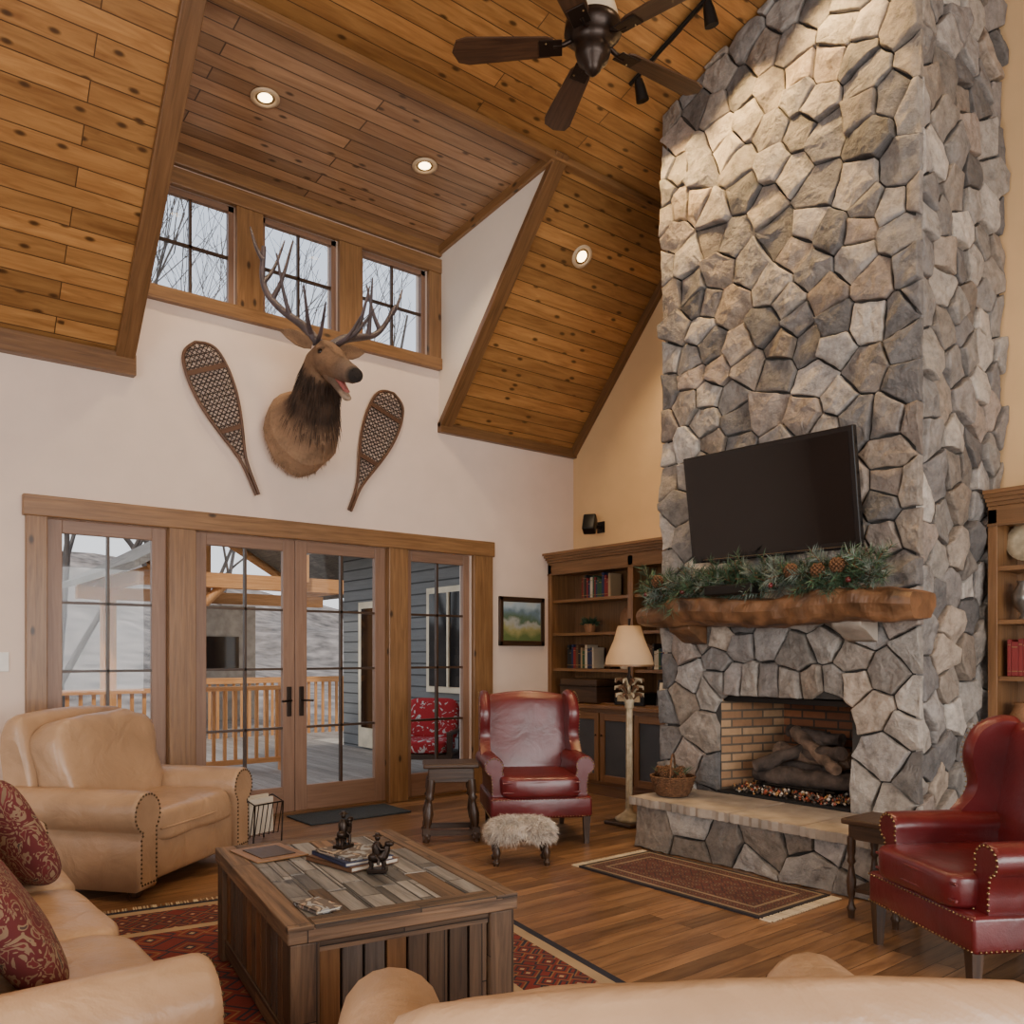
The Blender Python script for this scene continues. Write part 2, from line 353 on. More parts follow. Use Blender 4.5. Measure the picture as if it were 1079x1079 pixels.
w=B('wall_rear'); w.box(XL,XR,YB-.2,YB,0,.5,M_wall); w.box(XL,XR,YB-.2,YB,3.2,7,M_wall); w.box(XL,-2.8,YB-.2,YB,.5,3.2,M_wall); w.box(5.2,XR,YB-.2,YB,.5,3.2,M_wall); w.box(1.1,1.3,YB-.2,YB,.5,3.2,M_wall); w.done()  # unseen wall behind the camera, opened up to bring in light
c=B('ceiling')
def slab(x0,x1,ya,za,yb,zb,mat,th=.12):
    vs=[(x0,ya,za),(x1,ya,za),(x1,yb,zb),(x0,yb,zb),(x0,ya,za+th),(x1,ya,za+th),(x1,yb,zb+th),(x0,yb,zb+th)]
    c.prim(vs,[(0,1,2,3),(4,7,6,5),(0,4,5,1),(1,5,6,2),(2,6,7,3),(3,7,4,0)],mat,uvf=lambda p:(p[0]+3,(math.hypot(p[1]-ya,p[2]-za) if abs(p[2]-za)>1e-6 or abs(p[1]-ya)>1e-6 else 0)))
slab(XL-.2,DX0-.02,YW+.1,ZP-.11,YD,ZD,M_ceil); slab(DX1+.02,XR+.1,YW+.1,ZP-.11,YD,ZD,M_ceil)
slab(XL-.2,XR+.1,YD,ZD,YR,ZR,M_ceil); slab(XL-.2,XR+.1,YR,ZR,YB-.1,ZR-.3*(YR-YB+.1),M_ceil)
slab(DX0-.1,DX1+.1,YW+.1,ZDC-.008,YD,ZD+.01,M_ceil2)
for x0,x1 in ((DX0-.1,DX0),(DX1,DX1+.1)):
    tri=[(YW+.1,ZP-.05),(YD,ZD),(YW+.1,ZDC+.02)]
    vs=[(x,y,z) for x in (x0,x1) for y,z in tri]
    c.prim(vs,[(0,1,2),(5,4,3),(0,3,4,1),(1,4,5,2),(2,5,3,0)],M_white)
c.done()
def beam(name,p0,p1,wd,th,mat,up=(0,0,1)):
    p0=V(p0);p1=V(p1); t=(p1-p0); l=t.length; t.normalize(); u=V(up); s_=t.cross(u).normalized(); u=s_.cross(t)
    M=Matrix((( t.x,s_.x,u.x,p0.x),(t.y,s_.y,u.y,p0.y),(t.z,s_.z,u.z,p0.z),(0,0,0,1)))
    b=B(name); b.box(0,l,-wd/2,wd/2,-th/2,th/2,mat,M=M,bev=.006); return b.done()
nrm=V((0,SL,1)).normalized()
sl=lambda x,y,o=0:V((x,y,ZP+SL*(YW-y)))-V((0,SL,1)).normalized()*o
beam('trim_1',sl(DX0-.05,YW,.02),sl(DX0-.05,YD-.02,.02),.14,.06,M_trimd,nrm)
beam('trim_2',sl(DX1+.05,YW,.02),sl(DX1+.05,YD-.02,.02),.14,.06,M_trimd,nrm)
beam('trim_3',(XL,YW-.04,ZP-.03),(DX0+.03,YW-.04,ZP-.03),.08,.16,M_trimd)
beam('trim_4',(DX1-.02,YW-.03,ZP-.02),(XR,YW-.03,ZP-.02),.06,.1,M_trimd)
beam('trim_5',(XL,YD+.02,ZD-.03),(XR,YD+.02,ZD-.03),.10,.06,M_trim)
beam('trim_6',sl(XR-.03,YW,.03),sl(XR-.03,YD,.03),.06,.09,M_trimd,nrm)
beam('trim_7',(DX0,YW-.03,ZDC-.04),(DX1,YW-.03,ZDC-.04),.05,.1,M_trim)
beam('trim_8',(DX1-.02,YW,ZDC-.03),(DX1-.02,YD,ZD-.03),.04,.09,M_trim)
beam('trim_9',(XR-.03,YD,ZD-.03),(XR-.03,YR,ZR-.03),.06,.09,M_trimd)
w=B('window_1')
ya=YW-.045
for x0,x1 in ((DX0,1.9),(2.607,2.838),(3.552,3.784),(4.515,DX1)): w.box(x0,x1,ya,YW,4.32,5.16,M_trim,bev=.006)
w.box(DX0,DX1,ya-.01,YW,5.16,5.30,M_trim,bev=.006); w.box(DX0,DX1,ya-.02,YW,4.21,4.32,M_trim,bev=.006)
for i,(x0,x1) in enumerate(((1.9,2.607),(2.838,3.552),(3.784,4.515))):
    z0,z1=4.31,5.17; f=.045; y0,y1=YW+.03,YW+.08
    for a in ((x0,x0+f,z0,z1),(x1-f,x1,z0,z1),(x0,x1,z0,z0+f),(x0,x1,z1-f,z1)): w.box(a[0],a[1],y0,y1,a[2],a[3],M_door)
    xm=(x0+x1)/2; zm=(z0+z1)/2
    w.box(xm-.011,xm+.011,y0+.01,y1-.01,z0,z1,M_dk); w.box(x0,x1,y0+.01,y1-.01,zm-.011,zm+.011,M_dk)
    w.box(x0+f,x1-f,y0+.022,y0+.026,z0+f,z1-f,M_glass)
w.done()
w=B('door_casing')
for x0,x1 in ((1.06,1.2),(2.06,2.27),(4.066,4.276),(5.053,5.296)): w.box(x0,x1,YW-.05,YW,0,2.42,M_trim,bev=.006)
for x0,x1 in ((2.06,2.27),(4.066,4.276)): w.box(x0,x1,YW,YW+.18,0,2.42,M_trim)
w.box(1.04,5.316,YW-.06,YW,2.41,2.565,M_trim,bev=.008); w.box(1.2,5.053,YW,YW+.2,-.01,.02,M_trimd)
w.done()
def leaf(name,x0,x1,st,handle=None):
    d=B(name); z0,z1=.02,2.41; y0,y1=YW+.03,YW+.08; tr=.1; br_=.22
    d.box(x0,x0+st,y0,y1,z0,z1,M_door,bev=.004); d.box(x1-st,x1,y0,y1,z0,z1,M_door,bev=.004)
    d.box(x0+st,x1-st,y0,y1,z1-tr,z1,M_door,bev=.004); d.box(x0+st,x1-st,y0,y1,z0,z0+br_,M_door,bev=.004)
    gx0,gx1,gz0,gz1=x0+st,x1-st,z0+br_,z1-tr; xm=(gx0+gx1)/2
    d.box(gx0,gx1,y0+.02,y0+.025,gz0,gz1,M_glass)
    d.box(xm-.010,xm+.010,y0+.005,y1-.005,gz0,gz1,M_dk)
    for i in range(1,4):
        z=gz0+(gz1-gz0)*i/4; d.box(gx0,gx1,y0+.005,y1-.005,z-.010,z+.010,M_dk)
    if handle:
        hx=handle; d.box(hx-.022,hx+.022,y0-.012,y0,.86,1.12,M_bronze,bev=.005)
        d.tube([(hx,y0-.01,1.0),(hx,y0-.06,1.0),(hx+(-.09 if hx<3.15 else .09),y0-.06,.995)],.009,M_bronze)
    return d.done()
leaf('door_1',1.2,2.06,.11); leaf('door_2',2.27,3.155,.11,3.10); leaf('door_3',3.16,4.066,.11,3.215); leaf('door_4',4.276,5.053,.08)
b=B('baseboard_back'); b.box(XL,1.04,YW-.02,YW,0,.13,M_trim); b.box(5.316,6.0,YW-.02,YW,0,.13,M_trim); b.done()
B('baseboard_right').box(XR-.02,XR,YB,.1,0,.13,M_trim).done()
b=B('light_switch'); b.box(.86,.96,YW-.012,YW,1.28,1.42,M_plastic,bev=.004); b.box(.9,.92,YW-.02,YW-.01,1.33,1.37,M_plastic); b.done()

# ---------------------------------------------------------------- stone
def clip(poly,nx,ny,d):
    out=[]; n=len(poly)
    for i in range(n):
        a=poly[i]; b=poly[(i+1)%n]; da=nx*a[0]+ny*a[1]-d; db=nx*b[0]+ny*b[1]-d
        if da<=0: out.append(a)
        if (da<0<db) or (db<0<da):
            t=da/(da-db); out.append((a[0]+(b[0]-a[0])*t,a[1]+(b[1]-a[1])*t))
    return out
PAL=[srgb(*c) for c in ((150,146,141),(128,125,122),(166,160,152),(144,134,123),(120,118,117),(158,145,131),(112,110,109),(138,131,123),(176,170,162),(134,129,125),(156,152,148),(146,135,126))]
def stones(bd,W,H,o,u,v,n,sp=.25,hole=None,dep=(.025,.07),g=.0055,lim=None,br_=1.0):
    o,u,v,n=V(o),V(u),V(v),V(n); st=[]
    tries=int(W*H*1600); an=1.12
    for lev in (1.3,.95,.7,.52):
        for _ in range(tries//4):
            x=rnd(0,W); y=rnd(0,H); r=sp*lev*rnd(.85,1.1)
            if all(((p[0]-x)/an)**2+((p[1]-y)*an)**2>((r+p[2])/2)**2 for p in st): st.append((x,y,r))
    st=[(a,b_) for a,b_,_ in st]
    drop=set()
    if hole:
        a0,a1,b0,b1=hole; r=sp*.9; ns=[p for p in st if not(a0-.05<p[0]<a1+.05 and b0-.05<p[1]<b1+.24)]
        xx=a0-.02
        while xx<a1+.05: ns.append((xx,b1+.12+rnd(-.012,.012))); xx+=rnd(.12,.2)
        mir=[]
        for x,y in ns:
            if b0<y<b1:
                if 0<a0-x<r: mir.append((2*a0-x,y))
                if 0<x-a1<r: mir.append((2*a1-x,y))
            if a0<x<a1:
                if 0<y-b1<r: mir.append((x,2*b1-y))
        st=ns+mir; drop=set(range(len(ns),len(st)))
    for i,(x,y) in enumerate(st):
        if i in drop: continue
        poly=[(0,0),(W,0),(W,H),(0,H)]
        if lim: poly=clip(poly,-lim[0],1,lim[1])
        if hole:
            if x<a0 and b0<=y<=b1: poly=clip(poly,1,0,a0)
            elif x>a1 and b0<=y<=b1: poly=clip(poly,-1,0,-a1)
            elif y>b1 and a0<=x<=a1: poly=clip(poly,0,-1,-b1)
        nb=sorted(((p[0]-x)**2+(p[1]-y)**2,p) for k,p in enumerate(st) if k!=i)[:22]
        for d2,p in nb:
            dd=math.sqrt(d2)
            if dd<1e-6: continue
            nx_,ny_=(p[0]-x)/dd,(p[1]-y)/dd
            poly=clip(poly,nx_,ny_,nx_*x+ny_*y+dd/2-g)
            if len(poly)<3: break
        if len(poly)<3: continue
        ar=abs(sum(poly[k][0]*poly[(k+1)%len(poly)][1]-poly[(k+1)%len(poly)][0]*poly[k][1] for k in range(len(poly))))/2
        if ar<.0012: continue
        q=[]
        for k in range(len(poly)):
            a=poly[k]; b=poly[(k+1)%len(poly)]; l=math.hypot(b[0]-a[0],b[1]-a[1])
            if l<.004: continue
            cc=min(.005,l*.25)/l; nx_,ny_=-(b[1]-a[1])/l,(b[0]-a[0])/l
            m_=max(1,int(l/.05)); ts=[cc]+[cc+(1-2*cc)*s_/m_ for s_ in range(1,m_)]+[1-cc]
            for t in ts:
                wv=rnd(0,.008) if cc<t<1-cc else 0
                q.append((a[0]+(b[0]-a[0])*t+nx_*wv,a[1]+(b[1]-a[1])*t+ny_*wv))
        if len(q)<4: continue
        cx=sum(p[0] for p in q)/len(q); cy=sum(p[1] for p in q)/len(q)
        d=rnd(*dep); tx,ty=rnd(-.15,.15),rnd(-.15,.15); rr=math.sqrt(ar/pi); sd=V((rnd(0,50),rnd(0,50),rnd(0,50)))
        # facet crease: a second tilt beyond a random line gives split-face planes
        fa_=rnd(0,2*pi); fo=rnd(-.2,.5)*rr; fs_=rnd(.1,.45)
        def pt(p,s_,h,j=0.0):
            X=cx+(p[0]-cx)*s_; Y=cy+(p[1]-cy)*s_
            if h>.01:
                q_=math.cos(fa_)*(X-cx)+math.sin(fa_)*(Y-cy)-fo
                h=h+((X-cx)*tx+(Y-cy)*ty)-max(0,q_)*fs_*min(1,h/d)+j*(noise.noise(V((X*9,Y*9,0))+sd)*1.5+noise.noise(V((X*26,Y*26,0))+sd)*.8)
                h=max(h,.012)
            return o+u*X+v*Y+n*max(h,-.01)
        k1=1-.004/rr; k2=1-.012/rr
        rs=[[pt(p,1,-.01) for p in q],[pt(p,1,d*.78,.004) for p in q],[pt(p,k1,d*.94,.006) for p in q],[pt(p,k2,d,.008) for p in q],[pt(p,k2*.78,d+.001,.010) for p in q],[pt(p,k2*.5,d+.002,.010) for p in q],[pt(p,k2*.24,d+.002,.010) for p in q]]
        nn=len(q); vs=[p for r in rs for p in r]+[pt((cx,cy),1,d+.002,.010)]
        fs=[]; nr=len(rs)
        for a in range(nr-1):
            for k in range(nn): fs.append((a*nn+k,a*nn+(k+1)%nn,(a+1)*nn+(k+1)%nn,(a+1)*nn+k))
        for k in range(nn): fs.append(((nr-1)*nn+k,(nr-1)*nn+(k+1)%nn,nr*nn))
        cl=random.choice(PAL); b_=rnd(.66,1.22)*br_; bd.prim(vs,fs,M_stone,smooth=random.random()<.3,col=tuple(x_*b_ for x_ in cl))
CX=5.24; CY0,CY1=2.54,4.55; FY0,FY1=2.96,4.02; FZ0,FZ1=.37,1.09
ct_=lambda y:ZD+S2*(YD-y)-.006
ch=B('stone_chimney')
def core(y0,y1,z0,x0=CX):
    x1=XR-.002; vs=[(x,y,z) for x in (x0,x1) for y,z in ((y0,z0),(y1,z0),(y1,ct_(y1)),(y0,ct_(y0)))]
    ch.prim(vs,[(0,1,2,3),(4,7,6,5),(0,4,5,1),(1,5,6,2),(2,6,7,3),(3,7,4,0)],M_mortar)
core(CY0,FY0,0); core(FY1,CY1,0); core(FY0,FY1,FZ1); ch.box(CX,XR-.002,FY0,FY1,0,FZ0,M_mortar)
ch.box(CX+.62,XR-.002,FY0,FY1,FZ0,FZ1,M_mortar)
WF=CY1-CY0+.09
stones(ch,WF,6.4,(CX,CY1+.045,0),(0,-1,0),(0,0,1),(-1,0,0),sp=.225,hole=(CY1+.045-FY1,CY1+.045-FY0,-.2,FZ1),lim=(S2,ct_(CY1+.045)))
stones(ch,XR-CX-.01,6.4,(CX+.0,CY0,0),(1,0,0),(0,0,1),(0,-1,0),sp=.225,lim=(0,ct_(CY0)))
stones(ch,XR-CX-.01,5.75,(XR-.01,CY1,0),(-1,0,0),(0,0,1),(0,1,0),sp=.3)
ch.done()
fb=B('fireplace_firebox')
x0,x1=CX+.0,CX+.58; 
def quad(bd,p,mat,uvf): bd.prim(p,[(0,1,2,3)],mat,uvf=uvf)
quad(fb,[(x0,FY1,FZ0),(x1,FY1-.16,FZ0),(x1,FY1-.16,FZ1),(x0,FY1,FZ1)],M_brick,lambda p:(p[0]*1.05,p[2]))
quad(fb,[(x0,FY0,FZ0),(x1,FY0+.16,FZ0),(x1,FY0+.16,FZ1),(x0,FY0,FZ1)],M_brick,lambda p:(p[0]*1.05,p[2]))
quad(fb,[(x1,FY0+.16,FZ0),(x1,FY1-.16,FZ0),(x1,FY1-.16,FZ1),(x1,FY0+.16,FZ1)],M_brickb,lambda p:(p[1],p[2]))
fb.box(x0,x1,FY0,FY1,FZ1-.0,FZ1+.01,M_soot); fb.box(x0-.05,x1,FY0,FY1,FZ0-.005,FZ0+.012,M_soot)
fb.box(x0+.02,x0+.04,FY0,FY1,FZ1-.04,FZ1,M_black)
fb.done()
lg=B('fireplace_logs')
lg.tube([(CX+.10,FY0+.18,FZ0+.08),(CX+.10,FY1-.25,FZ0+.08)],.012,M_black); lg.tube([(CX+.4,FY0+.2,FZ0+.08),(CX+.4,FY1-.2,FZ0+.08)],.012,M_black)
for a in (FY0+.25,FY1-.3): lg.box(CX+.08,CX+.45,a,a+.02,FZ0+.01,FZ0+.1,M_black)
M_wlog=simple('split_log',(.17,.115,.08),.9,var=.6,vs=10,bump=.9,bs=25)
def logt(p0,p1,r,m=None):
    p0,p1=V(p0),V(p1); pts=[p0.lerp(p1,t/9)+V((rnd(-.01,.01),rnd(-.01,.01),rnd(-.01,.01))) for t in range(10)]
    lg.tube(pts,[r*rnd(.82,1.15) for _ in pts],m or M_bark,n=12)
logt((CX+.17,FY0+.1,FZ0+.15),(CX+.17,FY1-.2,FZ0+.14),.07); logt((CX+.38,FY0+.2,FZ0+.18),(CX+.38,FY1-.22,FZ0+.18),.085)
logt((CX+.24,FY0+.14,FZ0+.29),(CX+.3,FY1-.3,FZ0+.31),.065,M_wlog); logt((CX+.08,FY1-.25,FZ0+.2),(CX+.36,FY0+.36,FZ0+.43),.05); logt((CX+.08,FY0+.15,FZ0+.24),(CX+.34,FY1-.42,FZ0+.45),.045,M_wlog); logt((CX+.3,FY0+.25,FZ0+.42),(CX+.36,FY1-.35,FZ0+.46),.045); logt((CX+.1,FY0+.12,FZ0+.36),(CX+.3,FY0+.6,FZ0+.30),.05)
lg.done()
em=B('fireplace_embers'); M_e1=simple('ember_red',(.35,.08,.04),.4,bump=0); M_e2=simple('ember_ash',(.6,.52,.42),.6,bump=0); M_e3=simple('ember_amber',(.45,.24,.09),.2,bump=0)
for i in range(1100): em.nail((rnd(CX-.04,CX+.5),rnd(FY0+.06,FY1-.1),FZ0+.018+rnd(0,.045)),rnd(.008,.018),mat=random.choice((M_e1,M_e2,M_e3,M_bark,M_bark)))
em.done()
he=B('stone_hearth'); HX=4.60; HY0,HY1=2.48,4.24
he.box(HX,CX-.002,HY0,HY1,0,.31,M_mortar)
stones(he,HY1-HY0+.08,.31,(HX,HY1+.04,0),(0,-1,0),(0,0,1),(-1,0,0),sp=.25,dep=(.02,.05))
stones(he,CX-HX,.31,(HX,HY0,0),(1,0,0),(0,0,1),(0,-1,0),sp=.26,dep=(.02,.05)); stones(he,CX-HX,.31,(CX,HY1,0),(-1,0,0),(0,0,1),(0,1,0),sp=.26,dep=(.02,.05))
ys=[HY0-.06,2.9,3.42,3.9,HY1+.07]
for a,b_ in zip(ys,ys[1:]): 
    e=[]; m_=14
    for k in range(m_+1): e.append((HX-.07+rnd(-.012,.012),a+.004+(b_-a-.008)*k/m_))
    e+=[(CX-.06,b_-.004),(CX-.06,a+.004)]
    zt_=.365+rnd(-.003,.003); nE=len(e)
    cxx=sum(p[0] for p in e)/nE; cyy=sum(p[1] for p in e)/nE
    rg_=[[V((cxx+(p[0]-cxx)*q,cyy+(p[1]-cyy)*q,z)) for p in e] for q,z in ((.985,.308),(1,.318),(1,zt_-.012),(.99,zt_))]
    he.rings(rg_,M_slab,smooth=False)
he.done()
ma=B('log_mantel'); rs=[]; n=30
my0,my1=2.40,4.56
for i in range(90):
    t=i/89; y=my1+(my0-my1)*t; end=min(1,.72+4*min(t,1-t)) 
    r=[]
    for j in range(n):
        a=2*pi*j/n; px=-.195*math.copysign(abs(math.cos(a))**.34,math.cos(a)); pz=.10*math.copysign(abs(math.sin(a))**.4,math.sin(a))
        if pz<0: px*=.72+.28*(1+pz/.10)
        nn=noise.noise(V((px*6,y*3.2,pz*6)))*.045+noise.noise(V((px*15,y*10,pz*15)))*.034
        k=end+nn*4.5
        r.append(V((5.04+px*(1+nn*3)*min(1,end+.1),y,1.705+pz*k+(.014*math.sin(y*5)))))
    rs.append(r)
ma.rings(rs,M_log,smooth=False); ma.done()
for k,(yy) in enumerate((2.86,4.22)):
    cb=B('mantel_corbel'); cb.extr([(4.98,1.62),(5.2,1.62),(5.2,1.48),(5.14,1.50),(5.06,1.55),(4.99,1.58)],yy-.1,yy+.1,M_slab if k==0 else M_log,r=.015); cb.done()
tv=B('television'); W_,H_=1.29,.775
tv.box(-W_/2,W_/2,-.02,.03,-H_/2,H_/2,M_bez,bev=.008); tv.box(-W_/2+.035,W_/2-.035,-.0225,-.0195,-H_/2+.05,H_/2-.035,M_scr)
tv.box(-.3,.3,.03,.06,-.25,.25,M_bez,bev=.01); tv.box(-.03,.03,.05,.1,-.15,.2,M_black)
tv.box(-W_/2+.1,W_/2-.1,-.024,-.02,-H_/2+.02,-H_/2+.022,M_brass)
tv.done(T(5.00,3.45,2.465)@R(-pi/2)@R(math.radians(4),'Z')@R(math.radians(9),'X'))
tm=B('tv_wall_mount'); tm.box(5.10,5.2,3.38,3.58,2.35,2.6,M_black); tm.done()

# ---------------------------------------------------------------- garland
g=B('pine_garland')
def sprig(p,d,l,nn,mat):
    p=V(p); d=V(d).normalized()
    g.tube([p,p+d*l],.003,M_cone,n=4)
    for i in range(nn):
        t=rnd(.05,1); q=p+d*l*t; s_=V((rnd(-1,1),rnd(-1,1),rnd(-1,1))); s_=(s_-d*s_.dot(d)).normalized()
        g.blade(q,d*.8+s_,rnd(.05,.09),.0026,mat)
for i in range(340):
    y=rnd(2.60,4.46); h=1.83+rnd(0,.12)
    d=(rnd(-.9,-.05),rnd(-1,1),rnd(-.4,.9)); sprig((rnd(4.88,5.05),y,h),d,rnd(.1,.2),42,random.choice((M_green,M_green,M_frost)))
def cone(bd,c,s_=.035,mat=M_cone):
    c=V(c)
    for k in range(7):
        z=(k-3)*s_*.3; r=s_*math.cos((k-3)/4.2*1.4)
        for j in range(8):
            a=2*pi*j/8+k*.4; p=c+V((math.cos(a)*r,math.sin(a)*r,z)); bd.nail(p,s_*.33,mat=mat)
    bd.nail(c,s_*.8,mat=mat)
for y in (4.3,3.15,2.82,2.95): cone(g,(4.82+rnd(-.02,.03),y,1.9+rnd(0,.08)),.04,M_cone)
for y in (4.4,4.05,3.3,2.75): g.sq((4.82,y,1.86),(.035,.035,.035),M_red,.9,nu=10,nv=6)
g.done()
b=B('mantel_box'); b.box(4.78,4.88,3.42,3.82,1.815,1.885,M_black,bev=.01); b.done()

# ---------------------------------------------------------------- bookcases
M_mesh=simple('cabinet_mesh_panel',(.07,.078,.09),.35,.3,bump=.4,bs=300)
def bookcase(name,y0,y1,div,doors,xf=6.10,xc=5.93,top=2.50,shelves=(1.24,1.62,1.98)):
    b=B(name); zc=.90
    b.box(XR-.03,XR-.004,y0,y1,0,top-.05,M_cab)
    b.box(xc+.03,XR-.03,y0,y1,.0,.86,M_cab); b.box(xc-.02,XR-.03,y0,y1,.86,zc,M_cab,bev=.006); b.box(xc+.02,xc+.03,y0,y1,0,.1,M_trimd)
    n=doors; wd=(y1-y0-.06)/n
    for i in range(n):
        a=y0+.03+i*wd+.012; c_=y0+.03+(i+1)*wd-.012
        for q in ((a,a+.06,.14,.82),(c_-.06,c_,.14,.82),(a+.06,c_-.06,.14,.21),(a+.06,c_-.06,.75,.82)):
            b.box(xc,xc+.028,q[0],q[1],q[2],q[3],M_cab,bev=.004)
        b.box(xc+.014,xc+.02,a+.06,c_-.06,.21,.75,M_mesh)
        kx=c_-.03 if i%2==0 else a+.03
        b.nail((xc-.01,kx,.6),.014,mat=M_bronze)
    ed=[y0]+div+[y1]
    for e in ed:
        a=max(y0,e-.035); c_=min(y1,e+.035)
        if e==y0: c_=y0+.06
        if e==y1: a=y1-.06
        b.box(xf,XR-.03,a+.01,c_-.01,zc,top-.12,M_cab); b.box(xf-.02,xf,a,c_,zc,top-.12,M_cab,bev=.004)
    for z in shelves:
        b.box(xf+.01,XR-.03,y0+.02,y1-.02,z-.015,z+.015,M_cab)
    b.box(xf-.02,XR-.03,y0,y1,top-.22,top-.1,M_cab,bev=.004)
    for k in range(4):
        b.box(xf-.035-.022*k,XR-.004,y0,y1,top-.1+.025*k,top-.075+.025*k,M_cab)
    for z in (top-.235,zc+.0): b.box(xf-.028,xf,y0,y1,z,z+.015,M_trimd)
    return b.done()
bookcase('bookcase',CY1+.08,YW-.01,[5.76],5); bookcase('bookcase',0.15,CY0-.08,[1.32],4)
bcol=[simple('book_'+k,c_,.6,var=.1,bump=0) for k,c_ in (('red',(.2,.02,.02)),('navy',(.02,.03,.08)),('brown',(.12,.06,.03)),('tan',(.35,.25,.14)),('green',(.03,.08,.04)),('black',(.02,.02,.02)),('cream',(.55,.48,.36)))]
def books(name,y0,y1,z,x=6.2,cols=None,hmin=.18,hmax=.26):
    b=B(name); y=y0
    while y<y1-.02:
        t=rnd(.02,.042); h=rnd(hmin,hmax); cm=random.choice(cols or bcol)
        b.box(x,x+.16,y,y+t,z,z+h,cm,bev=.003); b.box(x+.004,x+.158,y+.003,y+t-.003,z+.003,z+h-.0,M_paper)
        for zz in (.03,h-.04): b.box(x-.001,x+.002,y+.002,y+t-.002,z+zz,z+zz+.006,M_brass)
        y+=t+.002
    return b.done()
sz=[.9,1.256,1.636,1.996]
books('row_of_books',6.15,6.6,sz[3]+.001); books('row_of_books',4.85,5.45,sz[3]+.001,cols=[bcol[1],bcol[5],bcol[6]]); books('row_of_books',6.4,6.8,sz[1]+.001); books('row_of_books',4.75,5.05,sz[1]+.001); books('row_of_books',5.42,5.66,sz[1]+.001)
books('row_of_books',1.95,2.38,sz[1]+.001,x=6.16,cols=[bcol[0]],hmin=.23,hmax=.25); books('row_of_books',1.5,1.8,sz[3]+.001)
def vase(name,prof,loc,mat,n=20): B(name).lathe(prof,mat,n=n).done(T(*loc))
def plate(name,loc,r,mat):
    b=B(name); b.lathe([(.001,0),(r*.6,.004),(r*.65,.012),(r,.03),(r,.034),(r*.62,.018),(.001,.012)],mat,n=28,cap=False)
    b.tube([(-.0,-r*.5,-.03),(r*.0,-r*.9,.05)],.005,M_black); return b.done(T(*loc)@R(-pi/2)@R(math.radians(80),'X'))
M_terra=simple('woven_plate',(.3,.15,.07),.6,bump=.5,bs=80)
plate('decorative_plate',(6.3,5.95,sz[2]+.14),.13,M_terra); plate('decorative_plate',(6.3,2.28,sz[3]+.17),.14,M_polec)
vase('pottery_vase',[(.05,0),(.09,.05),(.1,.11),(.06,.17),(.04,.2),(.05,.22)],(6.27,6.15,sz[1]),M_black)
vase('cream_pitcher',[(.05,0),(.08,.06),(.07,.14),(.045,.19),(.06,.24)],(6.22,5.95,sz[1]),M_cream)
vase('pottery_vase',[(.05,0),(.09,.05),(.1,.11),(.06,.17),(.04,.2),(.05,.22)],(6.27,5.05,sz[2]),M_terra)
vase('serving_bowl',[(.05,0),(.06,.02),(.16,.09),(.2,.14),(.19,.14),(.05,.03)],(6.25,5.42,sz[2]),M_cream)
vase('silver_urn',[(.05,0),(.03,.04),(.08,.1),(.09,.17),(.05,.24),(.06,.26)],(6.24,2.28,sz[2]),simple('pewter',(.3,.29,.27),.3,.9,bump=0))
vase('cream_pitcher',[(.05,0),(.08,.06),(.07,.14),(.045,.19),(.06,.24)],(6.25,5.2,sz[1]),M_cream)
vase('clay_pot',[(.07,0),(.1,.05),(.11,.1),(.08,.16),(.09,.18)],(6.2,2.25,sz[0]),M_terra)
b=B('shelf_plant')
for i in range(160):
    a=rnd(0,2*pi); b.blade((0,0,.08),(math.cos(a),math.sin(a),rnd(-.1,1.2)),rnd(.07,.14),.012,M_green)
b.lathe([(.05,0),(.07,.08),(.06,.09)],M_terra); b.done(T(6.25,6.5,sz[2]))
b=B('stereo_receiver'); b.box(6.05,6.4,5.55,5.95,.905,1.03,M_bez,bev=.006); b.box(6.045,6.05,5.6,5.9,.94,1.0,M_polec); b.done()
b=B('storage_box'); b.box(6.0,6.35,6.15,6.7,.905,1.15,M_dk,bev=.01); b.box(5.99,6.36,6.14,6.71,1.07,1.085,M_bronze); b.done()
b=B('photo_frame'); b.box(-.1,.1,0,.02,0,.26,M_bronze,bev=.004); b.box(-.07,.07,-.004,0,.03,.23,M_cream); b.done(T(6.1,5.35,.905)@R(-pi/2)@R(-.15,'X'))

# ---------------------------------------------------------------- picture
def paintmat():
    m,nt,b=newmat('landscape_painting'); tc=N(nt,'ShaderNodeTexCoord'); n=N(nt,'ShaderNodeTexNoise',i_Scale=6,i_Detail=6); L(nt,tc.outputs['Object'],n.inputs['Vector'])
    sp=N(nt,'ShaderNodeSeparateXYZ'); L(nt,tc.outputs['Object'],sp.inputs[0]); ad=N(nt,'ShaderNodeMath',operation='MULTIPLY_ADD'); L(nt,n.outputs['Fac'],ad.inputs[0]); ad.inputs[1].default_value=.35; L(nt,sp.outputs[2],ad.inputs[2])
    r=ramp(nt,[(0,(.12,.17,.06)),(.1,(.35,.33,.14)),(.16,(.4,.42,.4)),(.2,(.10,.16,.09)),(.27,(.16,.24,.3)),(.34,(.4,.52,.6)),(.45,(.6,.62,.55))]); L(nt,ad.outputs[0],r.inputs[0]); L(nt,r.outputs[0],b.inputs['Base Color']); b.inputs['Roughness'].default_value=.3; return m
b=B('framed_picture'); w2,h2=.31,.26
for q in ((-w2,w2,h2-.05,h2),(-w2,w2,-h2,-h2+.05),(-w2,-w2+.05,-h2,h2),(w2-.05,w2,-h2,h2)): b.box(q[0],q[1],-.03,0,q[2],q[3],M_dk,bev=.006)
b.box(-w2+.045,w2-.045,-.02,-.018,-h2+.045,h2-.045,M_brass); b.box(-w2+.055,w2-.055,-.022,-.015,-h2+.055,h2-.055,paintmat()); b.done(T(5.71,YW,1.755))
